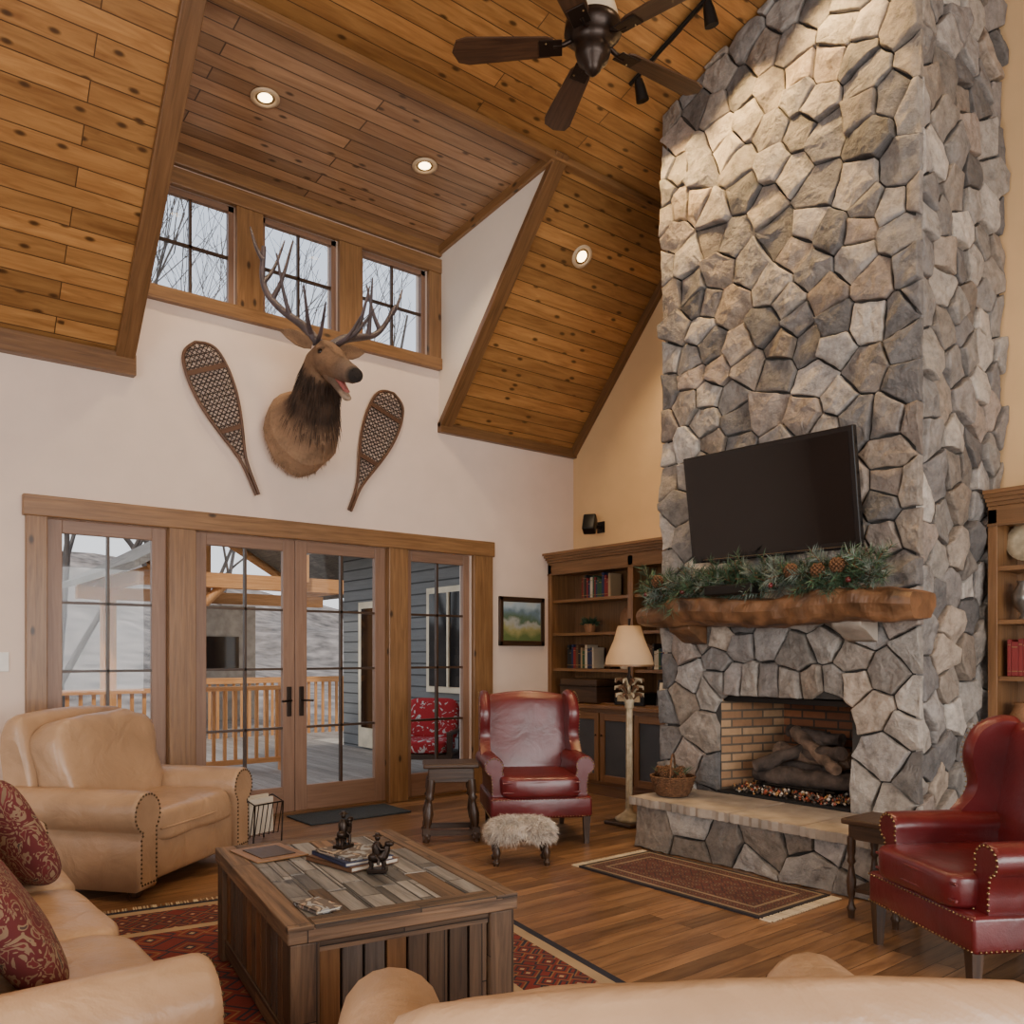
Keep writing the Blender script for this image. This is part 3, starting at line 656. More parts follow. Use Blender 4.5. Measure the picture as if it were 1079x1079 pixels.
b=B('wall_speaker'); b.tube([(XR,6.55,2.78),(XR-.12,6.55,2.78)],.02,M_black); b.box(-.06,.06,-.07,.07,-.1,.1,M_black,M=T(XR-.18,6.55,2.8)@R(.6)@R(.5,'Y'),bev=.02); b.box(XR-.02,XR,6.5,6.6,2.72,2.84,M_black); b.done()

# ---------------------------------------------------------------- elk mount
el=B('elk_head_mount')
BR=(.34,.21,.12); DKb=(.06,.034,.02); MID=(.19,.11,.06); MUZ=(.15,.10,.07); NOS=(.02,.015,.013)
rg=[(3.13,7.0,3.33,.25,.31,BR),(3.13,6.9,3.32,.31,.37,BR),(3.13,6.78,3.34,.30,.355,BR),(3.13,6.66,3.40,.25,.30,(.24,.145,.085)),(3.12,6.56,3.48,.205,.25,DKb),(3.10,6.47,3.58,.175,.21,DKb),(3.085,6.39,3.67,.155,.18,DKb),(3.07,6.31,3.75,.14,.16,MID),(3.065,6.22,3.77,.132,.148,MID),(3.07,6.12,3.715,.115,.125,MID),(3.08,6.02,3.65,.088,.098,MID),(3.088,5.93,3.60,.072,.08,MUZ),(3.095,5.85,3.56,.072,.07,MUZ),(3.1,5.80,3.54,.062,.054,NOS),(3.1,5.78,3.535,.02,.02,NOS)]
def loft(bd,rg,mat,n=20,amp=.02):
    rs=[];cs=[]
    for i,q in enumerate(rg):
        c=V(q[:3]); a=V(rg[max(i-1,0)][:3]); b=V(rg[min(i+1,len(rg)-1)][:3]); t=(b-a).normalized()
        s_=t.cross(V((0,0,1))).normalized(); u=s_.cross(t)
        r=[]
        for j in range(n):
            th=2*pi*j/n; k=1+amp*noise.noise(V((j*.9,i*1.3,0)))
            r.append(c+s_*math.cos(th)*q[3]*k+u*math.sin(th)*q[4]*k)
        rs.append(r); cs.append(q[5])
    for i in range(len(rs)-1):
        vs=rs[i]+rs[i+1]; fs=[(j,(j+1)%n,n+(j+1)%n,n+j) for j in range(n)]
        ci,cj=cs[i],cs[i+1]; ids={tuple(p):0 for p in rs[i]}
        bd.prim(vs,fs,mat,smooth=True,col=lambda p,ids=ids,ci=ci,cj=cj: ci if tuple(p) in ids else cj)
    bd.prim(rs[0],[list(range(n))],mat,col=cs[0]); bd.prim(rs[-1],[list(range(n))[::-1]],mat,col=cs[-1])
    return rs
rs=loft(el,rg,M_fur,24,.06)
loft(el,[(3.07,6.17,3.64,.07,.06,MID),(3.08,6.09,3.56,.055,.042,MUZ),(3.09,6.01,3.47,.046,.03,MUZ),(3.095,5.94,3.40,.042,.025,(.35,.27,.2)),(3.097,5.915,3.39,.018,.012,(.35,.27,.2))],M_fur,14,.02)
loft(el,[(3.08,6.08,3.60,.04,.02,(.3,.08,.06)),(3.09,6.0,3.52,.036,.016,(.35,.1,.09)),(3.095,5.94,3.45,.03,.01,(.4,.13,.11))],M_fur,8)
hl=V((1,.04,0)).normalized()
for s_ in (-1,1):
    el.sq(V((3.068,6.14,3.785))+hl*s_*.105,(.035,.055,.045),M_eye,.9,nu=12,nv=8)
    el.sq(V((3.068,6.14,3.815))+hl*s_*.098,(.05,.09,.03),M_fur,.9,nu=12,nv=8,col=MID)
    el.nail(V((3.098,5.795,3.56))+hl*s_*.036,.016,mat=M_eye)
    e0=V((3.06,6.26,3.86))+hl*s_*.11; ed=(hl*s_*1.0+V((0,.05,.25))).normalized()
    rr=[]
    for i,(t,wd) in enumerate(((0,.028),(.06,.056),(.13,.064),(.21,.042),(.28,.006))):
        c=e0+ed*t; sd=ed.cross(V((0,1,0))).normalized(); fw=ed.cross(sd).normalized()
        rr.append([c+sd*math.cos(2*pi*j/10)*wd+fw*(math.sin(2*pi*j/10)*wd*.3+.25*wd*math.cos(4*pi*j/10)) for j in range(10)])
    el.rings(rr,M_fur,col=MID)
for i in range(len(rg)-8):
    for _ in range(420 if 3<=i<=6 else 220):
        j=random.randrange(24); t=rnd(0,1); p=rs[i][j].lerp(rs[i+1][j],t).lerp(rs[i][(j+1)%24].lerp(rs[i+1][(j+1)%24],t),rnd(0,1))
        n_=(p-V(rg[i][:3])).normalized(); d=n_*.4+V((0,.35,-1)); dark=i>=4 or (i==3 and random.random()<.6)
        el.blade(p-n_*.008,d,rnd(.08,.16) if dark else rnd(.03,.06),.0026,M_hair if dark else M_hairb)
def curve(p,it=3): return chaikin([tuple(q) for q in p],it,False)
def antler(pts,tines):
    c=curve(pts); n=len(c); el.tube(c,[.041*(1-.7*i/n)+.003 for i in range(n)],M_antl,n=8)
    el.lathe([(.03,-.01),(.055,0),(.05,.02),(.03,.03)],M_antl,M=T(*pts[0]),n=12)
    for t,d,l in tines:
        p=V(c[int(t*(n-1))]); d=V(d).normalized(); q=[p,p+d*l*.5+V((0,0,-.02)),p+d*l+V((0,.0,l*.32))]
        cc=curve(q,2); m=len(cc); el.tube(cc,[.026*(1-.88*i/m) for i in range(m)],M_antl,n=6)
antler([(3.00,6.26,3.90),(2.9,6.3,4.03),(2.76,6.42,4.15),(2.64,6.52,4.34),(2.64,6.46,4.64)],[(.05,(-.25,-1,.3),.34),(.2,(-.55,-.8,.4),.36),(.42,(-.5,-.3,1),.36),(.6,(.35,-.4,1),.38),(.74,(.55,-.1,.9),.32),(.86,(-.5,.1,.9),.2)])
antler([(3.13,6.25,3.90),(3.25,6.28,4.0),(3.44,6.38,4.08),(3.68,6.46,4.18),(3.82,6.42,4.46)],[(.05,(.35,-1,.3),.34),(.2,(.6,-.8,.4),.34),(.42,(.3,-.4,1),.34),(.6,(-.1,-.4,1),.36),(.74,(-.45,0,.9),.3),(.86,(.5,.1,.7),.24)])
el.done()

# ---------------------------------------------------------------- snowshoes
def snowshoe(top,tail):
    b=B('snowshoe'); Ln=(V(top)-V(tail)).length
    prof=[(0,0),(.03,.10),(.1,.16),(.28,.185),(.5,.165),(.72,.105),(.9,.045),(1.02,.016),(Ln,.012)]
    def hw(s_):
        for (a,wa),(c_,wc) in zip(prof,prof[1:]):
            if a<=s_<=c_: return wa+(wc-wa)*(s_-a)/(c_-a)
        return .01
    L_=[(w_,-s_,0) for s_,w_ in prof]; 
    for sg in (1,-1): b.tube([(x*sg,y,z) for x,y,z in curve(L_,2)],.014,M_snow,n=8)
    for s_ in (.22,.72): b.box(-hw(s_),hw(s_),-s_-.02,-s_+.02,-.008,.008,M_snow)
    s_=-.25
    while s_<1.0:
        for sg in (1,-1):
            a=[]
            for i in range(41):
                x=-.18+.36*i/40; y=s_+ (x*sg+.18)*1.0
                if .015<y<.98 and abs(x)<hw(y): a.append((x,-y,.004*sg))
            if len(a)>1: b.tube([a[0],a[-1]],.0042,M_lace,n=4,cap=False)
        s_+=.042
    s_=.05
    while s_<.95:
        h_=hw(s_)
        if h_>.02: b.tube([(-h_,-s_,0),(h_,-s_,0)],.0042,M_lace,n=4,cap=False)
        s_+=.045
    t=(V(top)-V(tail)).normalized(); ang=math.atan2(t.x,t.z)
    return b.done(T(*top)@R(ang,'Y')@R(pi/2,'X'))
snowshoe((2.27,YW-.035,3.94),(2.79,YW-.035,2.76)); snowshoe((4.12,YW-.035,3.88),(3.66,YW-.035,2.72))

# ---------------------------------------------------------------- fan
fa=B('ceiling_fan'); fx,fy,fz=3.28,3.39,4.75; zc_=ZD+S2*(YD-fy)
fa.tube([(0,0,.3),(0,0,zc_-fz)],.016,M_bronze); fa.lathe([(.02,zc_-fz-.1),(.07,zc_-fz-.06),(.075,zc_-fz)],M_bronze)
fa.lathe([(.03,.36),(.05,.33),(.09,.3),(.125,.25),(.14,.2),(.13,.17)],M_cream,n=28)
fa.lathe([(.13,.17),(.155,.15),(.16,.1),(.12,.06),(.09,.03),(.1,0),(.085,-.05),(.05,-.08),(.045,-.1),(.015,-.13),(.001,-.135)],M_bronze,n=28)
Rw=V((.782,-.624,0)); Fw=V((.624,.782,0))
for k in range(5):
    a=math.radians(176+72*k); d=Rw*math.cos(a)+Fw*math.sin(a); M=R(math.atan2(d.y,d.x))
    fa.tube([(.1,0,.08),(.16,0,.05),(.22,0,.045)],.014,M_bronze,M=M); fa.box(.17,.3,-.05,.05,.036,.044,M_bronze,M=M@R(.2,'X'),bev=.003)
    pr=[(.22,-.05),(.25,-.062),(.7,-.085),(.76,-.068),(.79,0),(.76,.068),(.7,.085),(.25,.062),(.22,.05)]
    vs=[(x,y,z) for z in (.044,.054) for x,y in pr]; n=len(pr)
    fs=[list(range(n))[::-1],list(range(n,2*n))]+[(i,(i+1)%n,n+(i+1)%n,n+i) for i in range(n)]
    fa.prim(vs,fs,M_fbl,M=M@R(.2,'X'))
    fa.nail((.26,.025,.04),.008,M=M,mat=M_brass)
fa.done(T(fx,fy,fz))

# ---------------------------------------------------------------- recessed lights, track light
M_bulb=emis('lamp_glow',(1,.72,.36),12)
M_canr=simple('can_ring',srgb(200,175,140),.5,bump=0)
def can(p,n):
    n=V(n).normalized(); q=V((0,0,-1)).rotation_difference(n).to_matrix().to_4x4()
    b=B('recessed_light'); b.lathe([(.105,0),(.105,-.012),(.075,-.014),(.07,.0),(.05,.004)],M_canr,n=24,cap=False); b.lathe([(.001,-.003),(.045,-.004),(.052,-.002)],M_bulb,n=20,cap=False); b.lathe([(.052,-.002),(.072,-.003)],M_brass,n=20,cap=False)
    return b.done(T(*p)@q)
def spot(name,p,d,e,size=1.9,col=(1,.74,.46),r=.07,blend=.6):
    l=bpy.data.lights.new(name,'SPOT'); l.energy=e; l.spot_size=size; l.spot_blend=blend; l.color=col; l.shadow_soft_size=r
    o=bpy.data.objects.new(name,l); bpy.context.collection.objects.link(o); o.location=p; o.rotation_euler=V(d).to_track_quat('-Z','Y').to_euler(); return o
for x in (2.46,3.85):
    y=6.0; z=ZDC+(ZD-ZDC)*(YW-y)/(YW-YD); can((x,y,z-.002),(0,-.08,-1)); spot('added_fill_lamp',(x,y,z-.05),(0,0,-1),80)
p=sl(5.38,5.71,.004); can(p,-V((0,SL,1))); spot('added_fill_lamp',p-V((0,SL,1)).normalized()*.05,(.1,-.3,-1),110)
for x,y in ((-1.5,2.8),(1.2,2.8),(1.2,.2),(4.3,.2),(-1.5,.2),(4.2,2.0)):  # added out-of-view cans with spots, for brighter ambient light
    z=ZD+S2*(YD-y) if y>YR else ZR-.3*(YR-y)
    can((x,y,z-.003),(0,-S2 if y>YR else S2,-1)); spot('added_fill_lamp',(x,y,z-.06),(0,0,-1),130)
tr=B('track_light'); ty0,ty1=3.0,4.5; zt=lambda y:ZD+S2*(YD-y)
tr.tube([(4.75,ty0,zt(ty0)-.03),(4.75,ty1,zt(ty1)-.03)],.018,M_black,n=6)
for y in (3.1,3.75,4.4):
    tr.tube([(4.75,y,zt(y)-.03),(4.75,y,zt(y)-.14)],.008,M_black); d=V((.35,0,-1)).normalized(); q=V((4.75,y,zt(y)-.13))
    tr.tube([q-d*.05,q,q+d*.1],[.03,.04,.05],M_black,n=14); spot('track_lamp',q+d*.13,(.5,-.1,-1),150,1.7,(1,.62,.25),.04,.8)
tr.done()
b=B('ceiling_vent')
q=R(-math.atan(S2),'X')
for k in ((-.2,.2,-.2,-.15),(-.2,.2,.15,.2),(-.2,-.15,-.2,.2),(.15,.2,-.2,.2)): b.box(k[0],k[1],k[2],k[3],-.03,0,M_trimd,bev=.004)
b.box(-.15,.15,-.15,.15,-.01,0,M_trim); b.done(T(2.75,4.55,ZD+S2*(YD-4.55))@q)

# ---------------------------------------------------------------- seating
def arm_profile(sg,x0,r=.125,zt=.6,bot=.05,wd=.17):
    cz=zt-r; cx=.085; p=[(0,bot),(0,cz-.1)]
    for i in range(15):
        a=math.radians(205-i*(275/14)); p.append((cx+math.cos(a)*r,cz+math.sin(a)*r))
    p+=[(wd-.02,cz-.16),(wd-.02,bot)]
    return [(x0+sg*x,z) for x,z in p]
def nails(bd,prof,y,step=.03,ins=.93,M=None,r=.0085,mat=None):
    cx=sum(p[0] for p in prof)/len(prof); cz=sum(p[1] for p in prof)/len(prof)
    q=[(cx+(p[0]-cx)*ins,cz+(p[1]-cz)*ins) for p in prof]
    for p in resample(q,step,True): bd.nail((p.x,y,p.y),r,M=M,mat=mat)
def club(name,W,seats,Mw,zb=1.04,D=.98,cz=.70,chh=.62):
    b=B(name); hx=W/2; inn=hx-.17
    b.box(-inn-.02,inn+.02,-D/2+.08,D/2-.06,.07,.33,M_leath,bev=.03)
    sw=2*inn/seats
    for i in range(seats):
        cx=-inn+sw*(i+.5)
        b.sq((cx,.09,.385),(sw+.015,.76,.22),M_leath,.32,nz=.07,ns=6,nu=48,nv=24)
        b.tube([(cx-sw*.44,.46,.37),(cx,.475,.37),(cx+sw*.44,.46,.37)],.006,M_leath,n=6)
        b.sq((cx,-.23,cz),(sw+(.06 if seats==1 else 0),.29,chh),M_leath,.42,R_=Matrix.Rotation(math.radians(14),3,'X'),nz=.11,ns=6,nu=48,nv=28)
    pr=[(-.30,.1),(-.30,.55),(-.36,.85*zb/1.04),(-.40,zb-.06),(-.43,zb-.01),(-.49,zb-.0),(-.54,zb-.06),(-.53,zb-.15),(-.49,.6),(-.47,.1)]
    pr=chaikin(pr,2)
    hw_=hx-.1
    rs=[]
    for t,k in ((-1,.84),(-.985,.92),(-.94,.97),(-.85,.99),(-.4,1.01),(0,1.015),(.4,1.01),(.85,.99),(.94,.97),(.985,.92),(1,.84)):
        rs.append([V((t*hw_,-.42+(y+.42)*(.6+.4*k if abs(t)>.9 else 1),.1+(z-.1)*k)) for y,z in pr])
    b.rings(rs,M_leath)
    for sg in (1,-1):
        pr=arm_profile(sg,sg*inn,zt=.615); b.extr(pr,-D/2+.05,D/2-.02,M_leath,r=.03,shr=.07); nails(b,pr,D/2-.02+.001,step=.026,ins=.9,r=.009,mat=M_nail)
        for yy in (-D/2+.12,D/2-.12): b.lathe([(.025,0),(.04,.03),(.035,.07)],M_dk,M=T(sg*(inn+.06),yy,0),n=12)
    return b.done(Mw)
club('leather_armchair',1.22,1,face_dir(1.48,5.73,.636,-.77,.0135))
club('leather_armchair',1.24,1,face_dir(1.275,1.15,.543,.840,.0135),zb=.905,cz=.56,chh=.46)
club('leather_sofa',2.42,3,T(.28,3.33,.0135)@R(-pi/2))
def pillow(loc,rot):
    b=B('throw_pillow'); rs=[]; n=40
    f=lambda a,e:math.copysign(abs(a)**e,a)
    for i in range(17):
        ph=-pi/2+pi*i/16
        r=[]
        for j in range(n):
            th=2*pi*j/n; c_=math.cos(ph)**.5 if math.cos(ph)>0 else 0
            x=.23*c_*f(math.cos(th),.42); y=.23*c_*f(math.sin(th),.42)
            r.append(V((x,.075*math.sin(ph),y)))
        rs.append(r)
    b.rings(rs,M_pillow,cap=False); return b.done(T(*loc)@Matrix.Rotation(rot[2],4,'Z')@Matrix.Rotation(rot[0],4,'X')@Matrix.Rotation(rot[1],4,'Y'))
pillow((.50,3.72,.72),(-.45,.15,pi/2+.3)); pillow((.36,2.72,.67),(-.55,-.2,pi/2-.1))

def wing(name,Mw,throw=False):
    b=B(name); hx=.40; inn=.29; D=.80
    for sg in (1,-1):
        b.rings([[V((sg*.34+dx*r,.33+dy*r,z)) for dx,dy in ((-1,-1),(1,-1),(1,1),(-1,1))] for z,r in ((0,.016),(.2,.026),(.24,.028))],M_dk,smooth=False)
        b.rings([[V((sg*.31+dx*r,-.36-(.24-z)*.25+dy*r,z)) for dx,dy in ((-1,-1),(1,-1),(1,1),(-1,1))] for z,r in ((0,.016),(.24,.026))],M_dk,smooth=False)
    b.box(-hx+.02,hx-.02,-.38,.36,.20,.36,M_red,bev=.02)
    for z in (.215,.345):
        for i in range(34): b.nail((-.37+.74*i/33,.362,z),.006)
    for sg in (1,-1):
        for i in range(30): b.nail((sg*(hx-.018),-.33+.66*i/29,.215),.006)
    b.sq((0,.06,.435),(2*inn+.02,.66,.17),M_red,.28,nz=.04,ns=5)
    b.tube([(-inn,.37,.47),(0,.385,.475),(inn,.37,.47)],.007,M_red,n=6); b.tube([(-inn,.37,.40),(0,.385,.40),(inn,.37,.40)],.007,M_red,n=6)
    rs=[]
    for i in range(13):
        x=-.33+.66*i/12; top=1.10+.035*math.cos(x/.33*pi/2)
        pr=[(-.24,.42),(-.27,.6),(-.315,.85),(-.345,top-.08),(-.37,top-.015),(-.41,top),(-.445,top-.05),(-.43,.8),(-.385,.36)]
        dep=.02*math.cos(x/.33*pi/2)
        rs.append([V((x,y+(dep if y>-.36 else 0),z)) for y,z in chaikin(pr,2)])
    b.rings(rs,M_red)
    for sg in (1,-1):
        pr=arm_profile(sg,sg*(inn-.01),r=.075,zt=.66,bot=.2,wd=.12); 
        pr=[(x-sg*.02,z) for x,z in pr]
        b.extr(pr,-.34,.28,M_red,r=.025,shr=.06); nails(b,pr,.281,step=.024,ins=.88)
        wp=chaikin([(-.40,.55),(-.445,1.06),(-.41,1.13),(-.32,1.14),(-.21,1.10),(-.15,1.0),(-.145,.9),(-.18,.8),(-.16,.72),(-.10,.66),(-.05,.60),(-.2,.55)],2)
        cx=sum(p[0] for p in wp)/len(wp); cz=sum(p[1] for p in wp)/len(wp); rr=[]
        for t,q in ((0,.9),(.012,.97),(.03,1),(.05,1),(.068,.97),(.08,.9)):
            rr.append([V((sg*(.305+t+ .16*(y+.40)*.35),cx+(y-cx)*q,cz+(z-cz)*q)) for y,z in wp])
        b.rings(rr,M_red)
        for p in resample([(cx+(y-cx)*.95,cz+(z-cz)*.95) for y,z in wp][4:34],.026): b.nail((sg*(.388+.056*(p.x+.40)),p.x,p.y),.006)
    if throw:
        for i in range(1100):
            x=rnd(-.36,-.05) ; z=rnd(.55,1.14); b.blade((x,-.44-rnd(0,.02),z),(rnd(-.3,.3),-.3,-1),rnd(.04,.08),.005,M_wool)
            if i%3==0: b.blade((x,-.38+rnd(-.05,.04),1.14),(rnd(-.5,.5),rnd(-.5,.9),.2),.05,.005,M_wool)
    return b.done(Mw)
wing('red_leather_wingback_chair',face_dir(4.22,5.02,-.50,-.866)@S(1,1,.98))
wing('red_leather_wingback_chair',face_dir(4.05,1.63,-.86,.51)@S(1,1,.97),True)

# ---------------------------------------------------------------- coffee table
ct=B('coffee_table'); W_,D_,H_=.86,1.32,.495
Mct=T(1.675,3.18,0.0135)@R(math.radians(-9.5))
ct.box(-W_/2,W_/2,-D_/2,D_/2,H_-.06,H_-.008,M_rust,bev=.006)
k=-W_/2+.09
while k<W_/2-.1:
    wdt=min(rnd(.06,.10),W_/2-.09-k); y=-D_/2+.09
    while y<D_/2-.1:
        ln=min(rnd(.25,.6),D_/2-.09-y); ct.box(k+.002,k+wdt-.002,y+.002,y+ln-.002,H_-.02,H_+rnd(-.002,.001),random.choice((M_rustop,M_rustop,M_rustop,M_rust)),bev=.003); y+=ln
    k+=wdt
for a in ((-W_/2,-W_/2+.09,-D_/2,D_/2),(W_/2-.09,W_/2,-D_/2,D_/2),(-W_/2+.09,W_/2-.09,-D_/2,-D_/2+.09),(-W_/2+.09,W_/2-.09,D_/2-.09,D_/2)): ct.box(a[0],a[1],a[2],a[3],H_-.02,H_+.002,M_rust,bev=.004)
ix,iy=W_/2-.06,D_/2-.06
for sx in (1,-1):
    for sy in (1,-1): ct.box(sx*ix-.05,sx*ix+.05,sy*iy-.05,sy*iy+.05,0,H_-.06,M_rust,bev=.006)
ct.box(-ix+.02,ix-.02,-iy+.02,iy-.02,.08,H_-.06,M_rustd)
for sy in (1,-1):
    n=8; 
    for i in range(n):
        x=-ix+.05+(2*ix-.1)*(i+.5)/n; ct.box(x-.036,x+.036,sy*iy-.028,sy*iy+.028,.1,H_-.09,random.choice((M_rust,M_rustd,M_rust,M_trimd)),bev=.004)
    ct.box(-ix,ix,sy*iy-.035,sy*iy+.035,.03,.1,M_rust,bev=.004); ct.box(-ix,ix,sy*iy-.035,sy*iy+.035,H_-.1,H_-.06,M_rust)
for sx in (1,-1):
    n=13
    for i in range(n):
        y=-iy+.05+(2*iy-.1)*(i+.5)/n; ct.box(sx*ix-.028,sx*ix+.028,y-.036,y+.036,.1,H_-.09,random.choice((M_rust,M_rustd,M_rust,M_trimd)),bev=.004)
    ct.box(sx*ix-.035,sx*ix+.035,-iy,iy,.03,.1,M_rust,bev=.004)
ct.done(Mct)
def flatbooks(name,loc,ang,specs,M0=Matrix()):
    b=B(name); z=0
    for w_,d_,h_,cm in specs:
        Mx=R(rnd(-.12,.12)); b.box(-w_/2,w_/2,-d_/2,d_/2,z,z+.003,cm,M=Mx); b.box(-w_/2,w_/2,-d_/2,d_/2,z+h_-.003,z+h_,cm,M=Mx); b.box(-w_/2,-w_/2+.004,-d_/2,d_/2,z,z+h_,cm,M=Mx); b.box(-w_/2+.004,w_/2-.005,-d_/2+.005,d_/2-.005,z+.003,z+h_-.003,M_paper,M=Mx); z+=h_
    return b.done(M0@T(*loc)@R(ang))
M_cov=patt('book_cover_print',[(0,(.3,.32,.34)),(.42,(.12,.1,.09)),(.55,(.4,.33,.25)),(.65,(.2,.05,.04))],9)
flatbooks('stack_of_books',(.04,.10,H_+.003),.3,[(.25,.32,.02,bcol[2]),(.23,.3,.016,bcol[1]),(.2,.26,.012,M_cov)],Mct)
flatbooks('magazine',(-.28,-.48,H_+.003),.2,[(.10,.16,.012,M_cov)],Mct)
b=B('serving_tray'); b.box(-.12,.12,-.15,.15,0,.006,M_trim,bev=.002); b.box(-.08,.08,-.1,.1,.006,.01,M_dk); b.done(Mct@T(-.24,.42,H_+.003)@R(.2))
def bronze(name,loc,s_,a=0):
    b=B(name); b.box(-.05,.05,-.035,.035,0,.02,M_bronze,bev=.004)
    b.sq((0,0,.075),(.1,.05,.055),M_bronze,.9,nz=.15,ns=20,nu=14,nv=8)
    for x in (-.035,.03):
        for y in (-.015,.015): b.tube([(x,y,.06),(x+.006,y,.03),(x,y,.018)],[.012,.009,.01],M_bronze,n=6)
    b.tube([(.03,0,.08),(.045,0,.11),(.05,0,.135)],[.026,.02,.016],M_bronze); b.sq((.06,0,.145),(.05,.028,.03),M_bronze,.9,nu=10,nv=6)
    b.tube([(-.005,0,.09),(-.005,0,.13),(-.0,0,.155)],[.022,.026,.014],M_bronze); b.sq((0,0,.175),(.028,.026,.032),M_bronze,.9,nu=10,nv=6); b.lathe([(.026,.184),(.024,.187),(.013,.19),(.012,.2)],M_bronze,n=10)
    for q in (-1,1): b.tube([(0,q*.02,.145),(.02,q*.028,.12),(.045,q*.01,.115)],.007,M_bronze,n=5); b.tube([(-.005,q*.02,.09),(.012,q*.034,.07),(.008,q*.034,.045)],.009,M_bronze,n=5)
    return b.done(Mct@T(*loc)@R(a)@S(s_,s_,s_))
bronze('bronze_rider_figurine',(.02,.16,H_+.051),.8,.6); bronze('bronze_rider_figurine',(.07,-.13,H_+.004),.8,-.5)

# ---------------------------------------------------------------- small stool/tables
def turned(b,p0,p1,r,mat,n=12):
    p0,p1=V(p0),V(p1); prof=[(0,.8),(.08,.9),(.12,1.25),(.16,.8),(.22,.6),(.3,1.0),(.45,1.25),(.6,.8),(.66,.6),(.7,1.2),(.75,.8),(.82,1.1),(1,1.1)]
    b.tube([p0.lerp(p1,t) for t,_ in prof],[r*k for _,k in prof],mat,n=n)
b=B('joint_stool'); b.box(-.21,.21,-.16,.16,.55,.585,M_dk,bev=.01); b.box(-.17,.17,-.12,.12,.44,.55,M_dk,bev=.006)
for sx in (1,-1):
    for sy in (1,-1): turned(b,(sx*.19,sy*.14,.0),(sx*.15,sy*.1,.46),.03,M_dk); b.box(sx*.185-.026,sx*.185+.026,sy*.135-.026,sy*.135+.026,0.03,.11,M_dk)
for s_ in (1,-1): b.box(-.17,.17,s_*.135-.015,s_*.135+.015,.05,.09,M_dk); b.box(s_*.185-.015,s_*.185+.015,-.13,.13,.05,.09,M_dk)
b.done(T(3.66,5.34,0)@R(-.55))
b=B('sheepskin_footstool')
for sx in (1,-1):
    for sy in (1,-1): turned(b,(sx*.17,sy*.1,0),(sx*.16,sy*.09,.2),.022,M_dk)
b.sq((0,0,.22),(.4,.28,.12),M_wool,.6)
for i in range(6500):
    th=rnd(0,2*pi); ph=rnd(-.5,pi/2); f=lambda a,e:math.copysign(abs(a)**e,a)
    p=V((.2*f(math.cos(ph),.6)*f(math.cos(th),.6),.14*f(math.cos(ph),.6)*f(math.sin(th),.6),.22+.06*f(math.sin(ph),.6)))
    n_=V((math.cos(ph)*math.cos(th),math.cos(ph)*math.sin(th),math.sin(ph)*.7)); b.blade(p,n_+V((rnd(-.7,.7),rnd(-.7,.7),rnd(-.6,.2))),rnd(.035,.07),.0026,M_wool,bend=(rnd(-.015,.015),rnd(-.015,.015),-.018))
b.done(T(3.60,4.42,0)@R(-.6))
b=B('side_table'); b.box(-.16,.16,-.16,.16,.5,.53,M_dk,bev=.008); b.box(-.13,.13,-.13,.13,.42,.5,M_dk)
for sx in (1,-1):
    for sy in (1,-1): turned(b,(sx*.12,sy*.12,0),(sx*.12,sy*.12,.43),.02,M_dk)
b.box(-.12,.12,-.12,.12,.14,.16,M_dk); b.done(T(4.34,2.27,0)@R(0))
b=B('floor_lamp')
b.box(-.15,.15,-.15,.15,0,.03,M_dk,bev=.01); b.lathe([(.11,.03),(.12,.05),(.09,.07),(.06,.09),(.035,.11),(.028,.14)],M_polec,n=24)
b.lathe([(.03,.14),(.026,.2),(.024,.95)],M_polec,n=48,flute=.1); b.lathe([(.024,.95),(.04,.97),(.035,.99),(.045,1.03),(.03,1.08)],M_polec,n=24)
for k in range(3):
    for j in range(9):
        a=2*pi*j/9+k*.35; z=1.03+k*.06; d=V((math.cos(a),math.sin(a),0)); r=.03
        b.tube([d*r+V((0,0,z)),d*(r+.045)+V((0,0,z+.05)),d*(r+.085)+V((0,0,z+.045)),d*(r+.09)+V((0,0,z+.02))],[.012,.016,.012,.004],M_cone if (j+k)%2 else M_polec,n=6)
b.lathe([(.02,1.08),(.03,1.2),(.012,1.24),(.01,1.34)],M_bronze)
b.lathe([(.205,1.31),(.19,1.38),(.13,1.52),(.095,1.64)],M_shade,n=36,cap=False); b.lathe([(.201,1.31),(.186,1.38),(.126,1.52),(.091,1.64)],M_cream,n=36,cap=False)
b.lathe([(.207,1.305),(.208,1.32)],M_trim,n=36,cap=False); b.tube([(0,0,1.64),(0,0,1.70)],[.008,.012],M_bronze)
for a in (0,2.1,4.2): b.tube([(0,0,1.62),(.095*math.cos(a),.095*math.sin(a),1.63)],.003,M_bronze,n=4)
b.done(T(5.12,4.86,0))
b=B('wicker_basket')
for k in range(12):
    z=k*.012; r=.11+.05*(k/11)**.7; b.tube([(r*math.cos(2*pi*j/36)*(1+.02*(-1)**(j+k)),r*math.sin(2*pi*j/36)*(1+.02*(-1)**(j+k)),z+.008) for j in range(37)],.0075,M_wick,n=5,cap=False)
b.lathe([(.1,0),(.105,.01),(.14,.12)],M_wick,n=20)
b.tube([(.16*math.cos(a),0,.13+.17*math.sin(a)) for a in [pi*i/14 for i in range(15)]],.007,M_wick,n=6)
for i in range(16): cone(b,(rnd(-.1,.1),rnd(-.1,.1),.15+rnd(-.01,.03)),.03)
for i in range(90): a=rnd(0,2*pi); b.blade((rnd(-.08,.08),rnd(-.08,.08),.14),(math.cos(a),math.sin(a),.7),.12,.003,M_green)
b.done(T(4.80,4.12,.369)@R(.6))
b=B('wire_magazine_rack')
for x in (-.13,.13):
    b.tube([(x,-.1,0),(x,-.12,.3),(x,0,.34),(x,.12,.3),(x,.1,0)],.006,M_bronze,n=6)
for i in range(7):
    x=-.13+.26*i/6
    b.tube([(x,-.11,.3),(x,-.06,.06),(x,.06,.06),(x,.11,.3)],.004,M_bronze,n=5)
